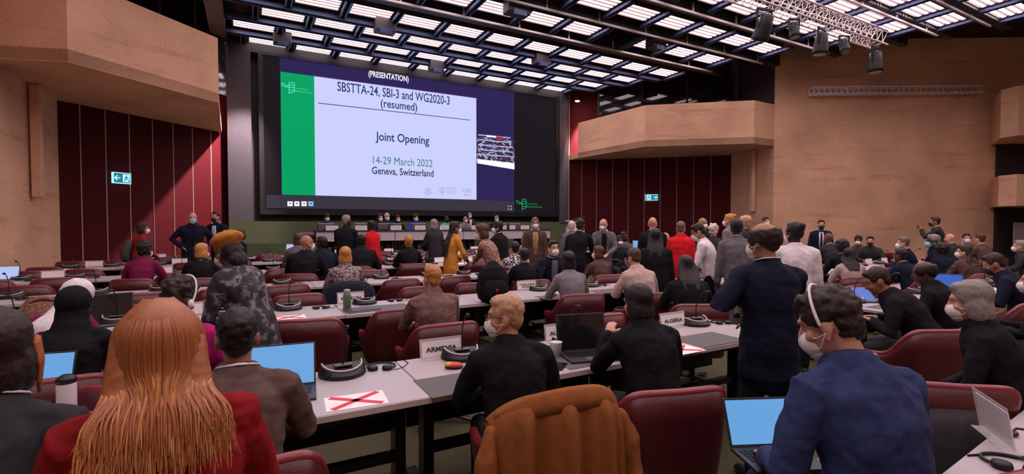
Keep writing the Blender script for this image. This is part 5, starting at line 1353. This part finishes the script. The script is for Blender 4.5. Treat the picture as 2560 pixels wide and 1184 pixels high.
b = MB(); b.box(-.20, .16, .30, .312, .80, 1.08, None); b.xf(Matrix.Rotation(R(14), 4, 'Z')); t = b.obj('pink_folder', CM('pink')); t.location = q['root'].location; t.rotation_euler = q['root'].rotation_euler; tag(t, 'pink papers held by the white-shirted person in the group', 'folder')
q = RES['person taking a picture with a raised phone by the right concrete wall']
b = MB(); p_ = q['J'][1][2]; b.box(-.10, .06, .44, .452, 1.42*q['s'], 1.52*q['s']); t = b.obj('phone', M_black); t.location = q['root'].location; t.rotation_euler = q['root'].rotation_euler; tag(t, 'phone raised by the person photographing at the right wall', 'phone')
# corner desk: nameplate holder, headset, cable
x, y = onD(2496, 1100); nameplate(x, y, -38, None, None, 'blank angled nameplate in holder on the lower right corner table', w=.26, h=.15)
headset(*onD(2530, 1160), 0, f=60, label='black headset lying on the lower right corner table')
b = MB(); b.tube([(*onD(2420, 1140), ZT+.004), (*onD(2480, 1136), ZT+.004), (*onD(2540, 1146), ZT+.004), (*onD(2600, 1140), ZT+.004)], .004, 6); tag(b.obj('cable', M_black), 'thin black cable across the lower right corner table', 'cable')
b = MB(); b.tube([(*onD(2515, 1092), ZT+.004), (*onD(2540, 1072), ZT+.004), (*onD(2570, 1076), ZT+.004)], .004, 6); b.ell((*onD(2530, 1088), ZT+.010), (.03, .02, .010)); tag(b.obj('cable', M_black), 'short black cable with a plug behind the corner headset', 'cable')
# ================================================================ PODIUM
xa_, xb_ = onY(790, 577, YD).x, onY(1377, 577, YD).x; ztp = zat(576, YD/(CA-(794-CX)/F*SA)); zbt = zat(604, YD/(CA-(794-CX)/F*SA))
M_pod = mat('podium_white_panel', (.55, .50, .54), .6); M_pt = mat('podium_dark_top', (.02, .022, .05), .4)
n = 7; wd = (xb_-xa_)/n
for i in range(n):
    x0 = xa_+i*wd; t = empty('podium_table', (x0+wd/2, YD, ZSTG), 0, 'podium table with white front panel, %s from the left' % ORD[i], 'table', 'podium tables')
    MB().box(-wd/2+.004, wd/2-.004, 0, .75, ztp-ZSTG-.045, ztp-ZSTG).obj('tabletop', M_pt, t)
    MB().box(-wd/2+.012, wd/2-.012, .03, .055, zbt-ZSTG, ztp-ZSTG-.046).obj('front_panel', M_pod, t)
    for s in (-1, 1): MB().box(s*(wd/2-.05)-.03, s*(wd/2-.05)+.03, .1, .65, 0, ztp-ZSTG-.046).obj('leg', M_black, t)
for i, px in enumerate((830, 903, 990, 1050, 1112, 1190, 1262, 1277, 1312)):
    v = onY(px, 572, YD+.12); t = empty('podium_nameplate', (v.x, YD+.10, ztp+.001), 0, 'white nameplate on the podium table, %s from the left' % ORD[i], 'nameplate', 'podium nameplates')
    MB().box(-.19, .19, 0, .01, 0, .155).obj('card', M_white, t); 
    for k in range(2): MB().box(-.13+.02*k, .13-.02*k, -.004, -.001, .090-.05*k, .10-.05*k).obj('lettering_line', M_rail, t)
for i, px in enumerate((815, 905, 962, 985, 1045, 1250, 1285)):
    v = onY(px, 570, YD+.40); t = empty('podium_monitor', (v.x, YD+.40, ztp+.001), 0, 'low grey monitor on the podium table, %s from the left' % ORD[i], 'monitor', 'podium monitors')
    MB().box(-.24, .24, -.02, .02, .03, .25, Matrix.Rotation(R(25), 4, 'X')).obj('monitor_case', mat('monitor_grey', (.22, .21, .23), .5), t, bevel=.008)
    MB().box(-.08, .08, -.06, .06, 0, .03).obj('foot', M_black, t)
for i, (X_, Y_, fc, seated, zc_, px_, lab) in enumerate(p for p in PEOPLE if p[1] > YD):
    if 'standing' in lab or not seated: continue
    ch = dup(CHAIR_S); ch.location = (X_, Y_+.03, ZSTG); ch.rotation_euler = (0, 0, -R(fc)); ch['category'] = 'chair'; ch['group'] = CG; ch['label'] = ' '.join(('dark red podium chair of the '+lab.replace(' at the podium', '')).split()[:16])
v = onY(782, 575, YD+.35); ch = dup(CHAIR_S); ch.location = (v.x-.02, YD+.62, ZSTG); ch.rotation_euler = (0, 0, R(205)); ch['category'] = 'chair'; ch['group'] = CG; ch['label'] = 'empty dark red chair at the left end of the podium table'
# lectern at the right end
v = onY(1440, 600, YD-.86); t = empty('lectern', (v.x, YD-.86, 0), R(-20), 'white lectern with slanted black top right of the podium', 'lectern')
zl = zat(543, v.x*SA+(YD-.86)*CA)
MB().box(-.34, .34, -.02, .30, .0, zl-.12).obj('body', M_white, t, bevel=.01)
M = Matrix.Translation((-.05, .1, zl-.10)) @ Matrix.Rotation(R(-18), 4, 'Y'); MB().box(-.50, .42, -.28, .28, 0, .035, M).obj('slanted_top', M_black, t)
# ---------------------------------------------------------------- labels of numbered things
for tpl, lst in NUMBERED.items():
    lst.sort(key=lambda q: q[0])
    if '{}' not in tpl:
        for _, o in lst: o['label'] = tpl; o['group'] = o.get('group') or tpl
        continue
    for i, (_, o) in enumerate(lst): o['label'] = tpl.format(ordinal(i))
for s_, u_ in ((CHAIR, 1), (CHAIR_S, 1)):
    if not CHAIRS_USED[id(s_)]:
        for ch in list(s_.children): bpy.data.objects.remove(ch)
        bpy.data.objects.remove(s_)
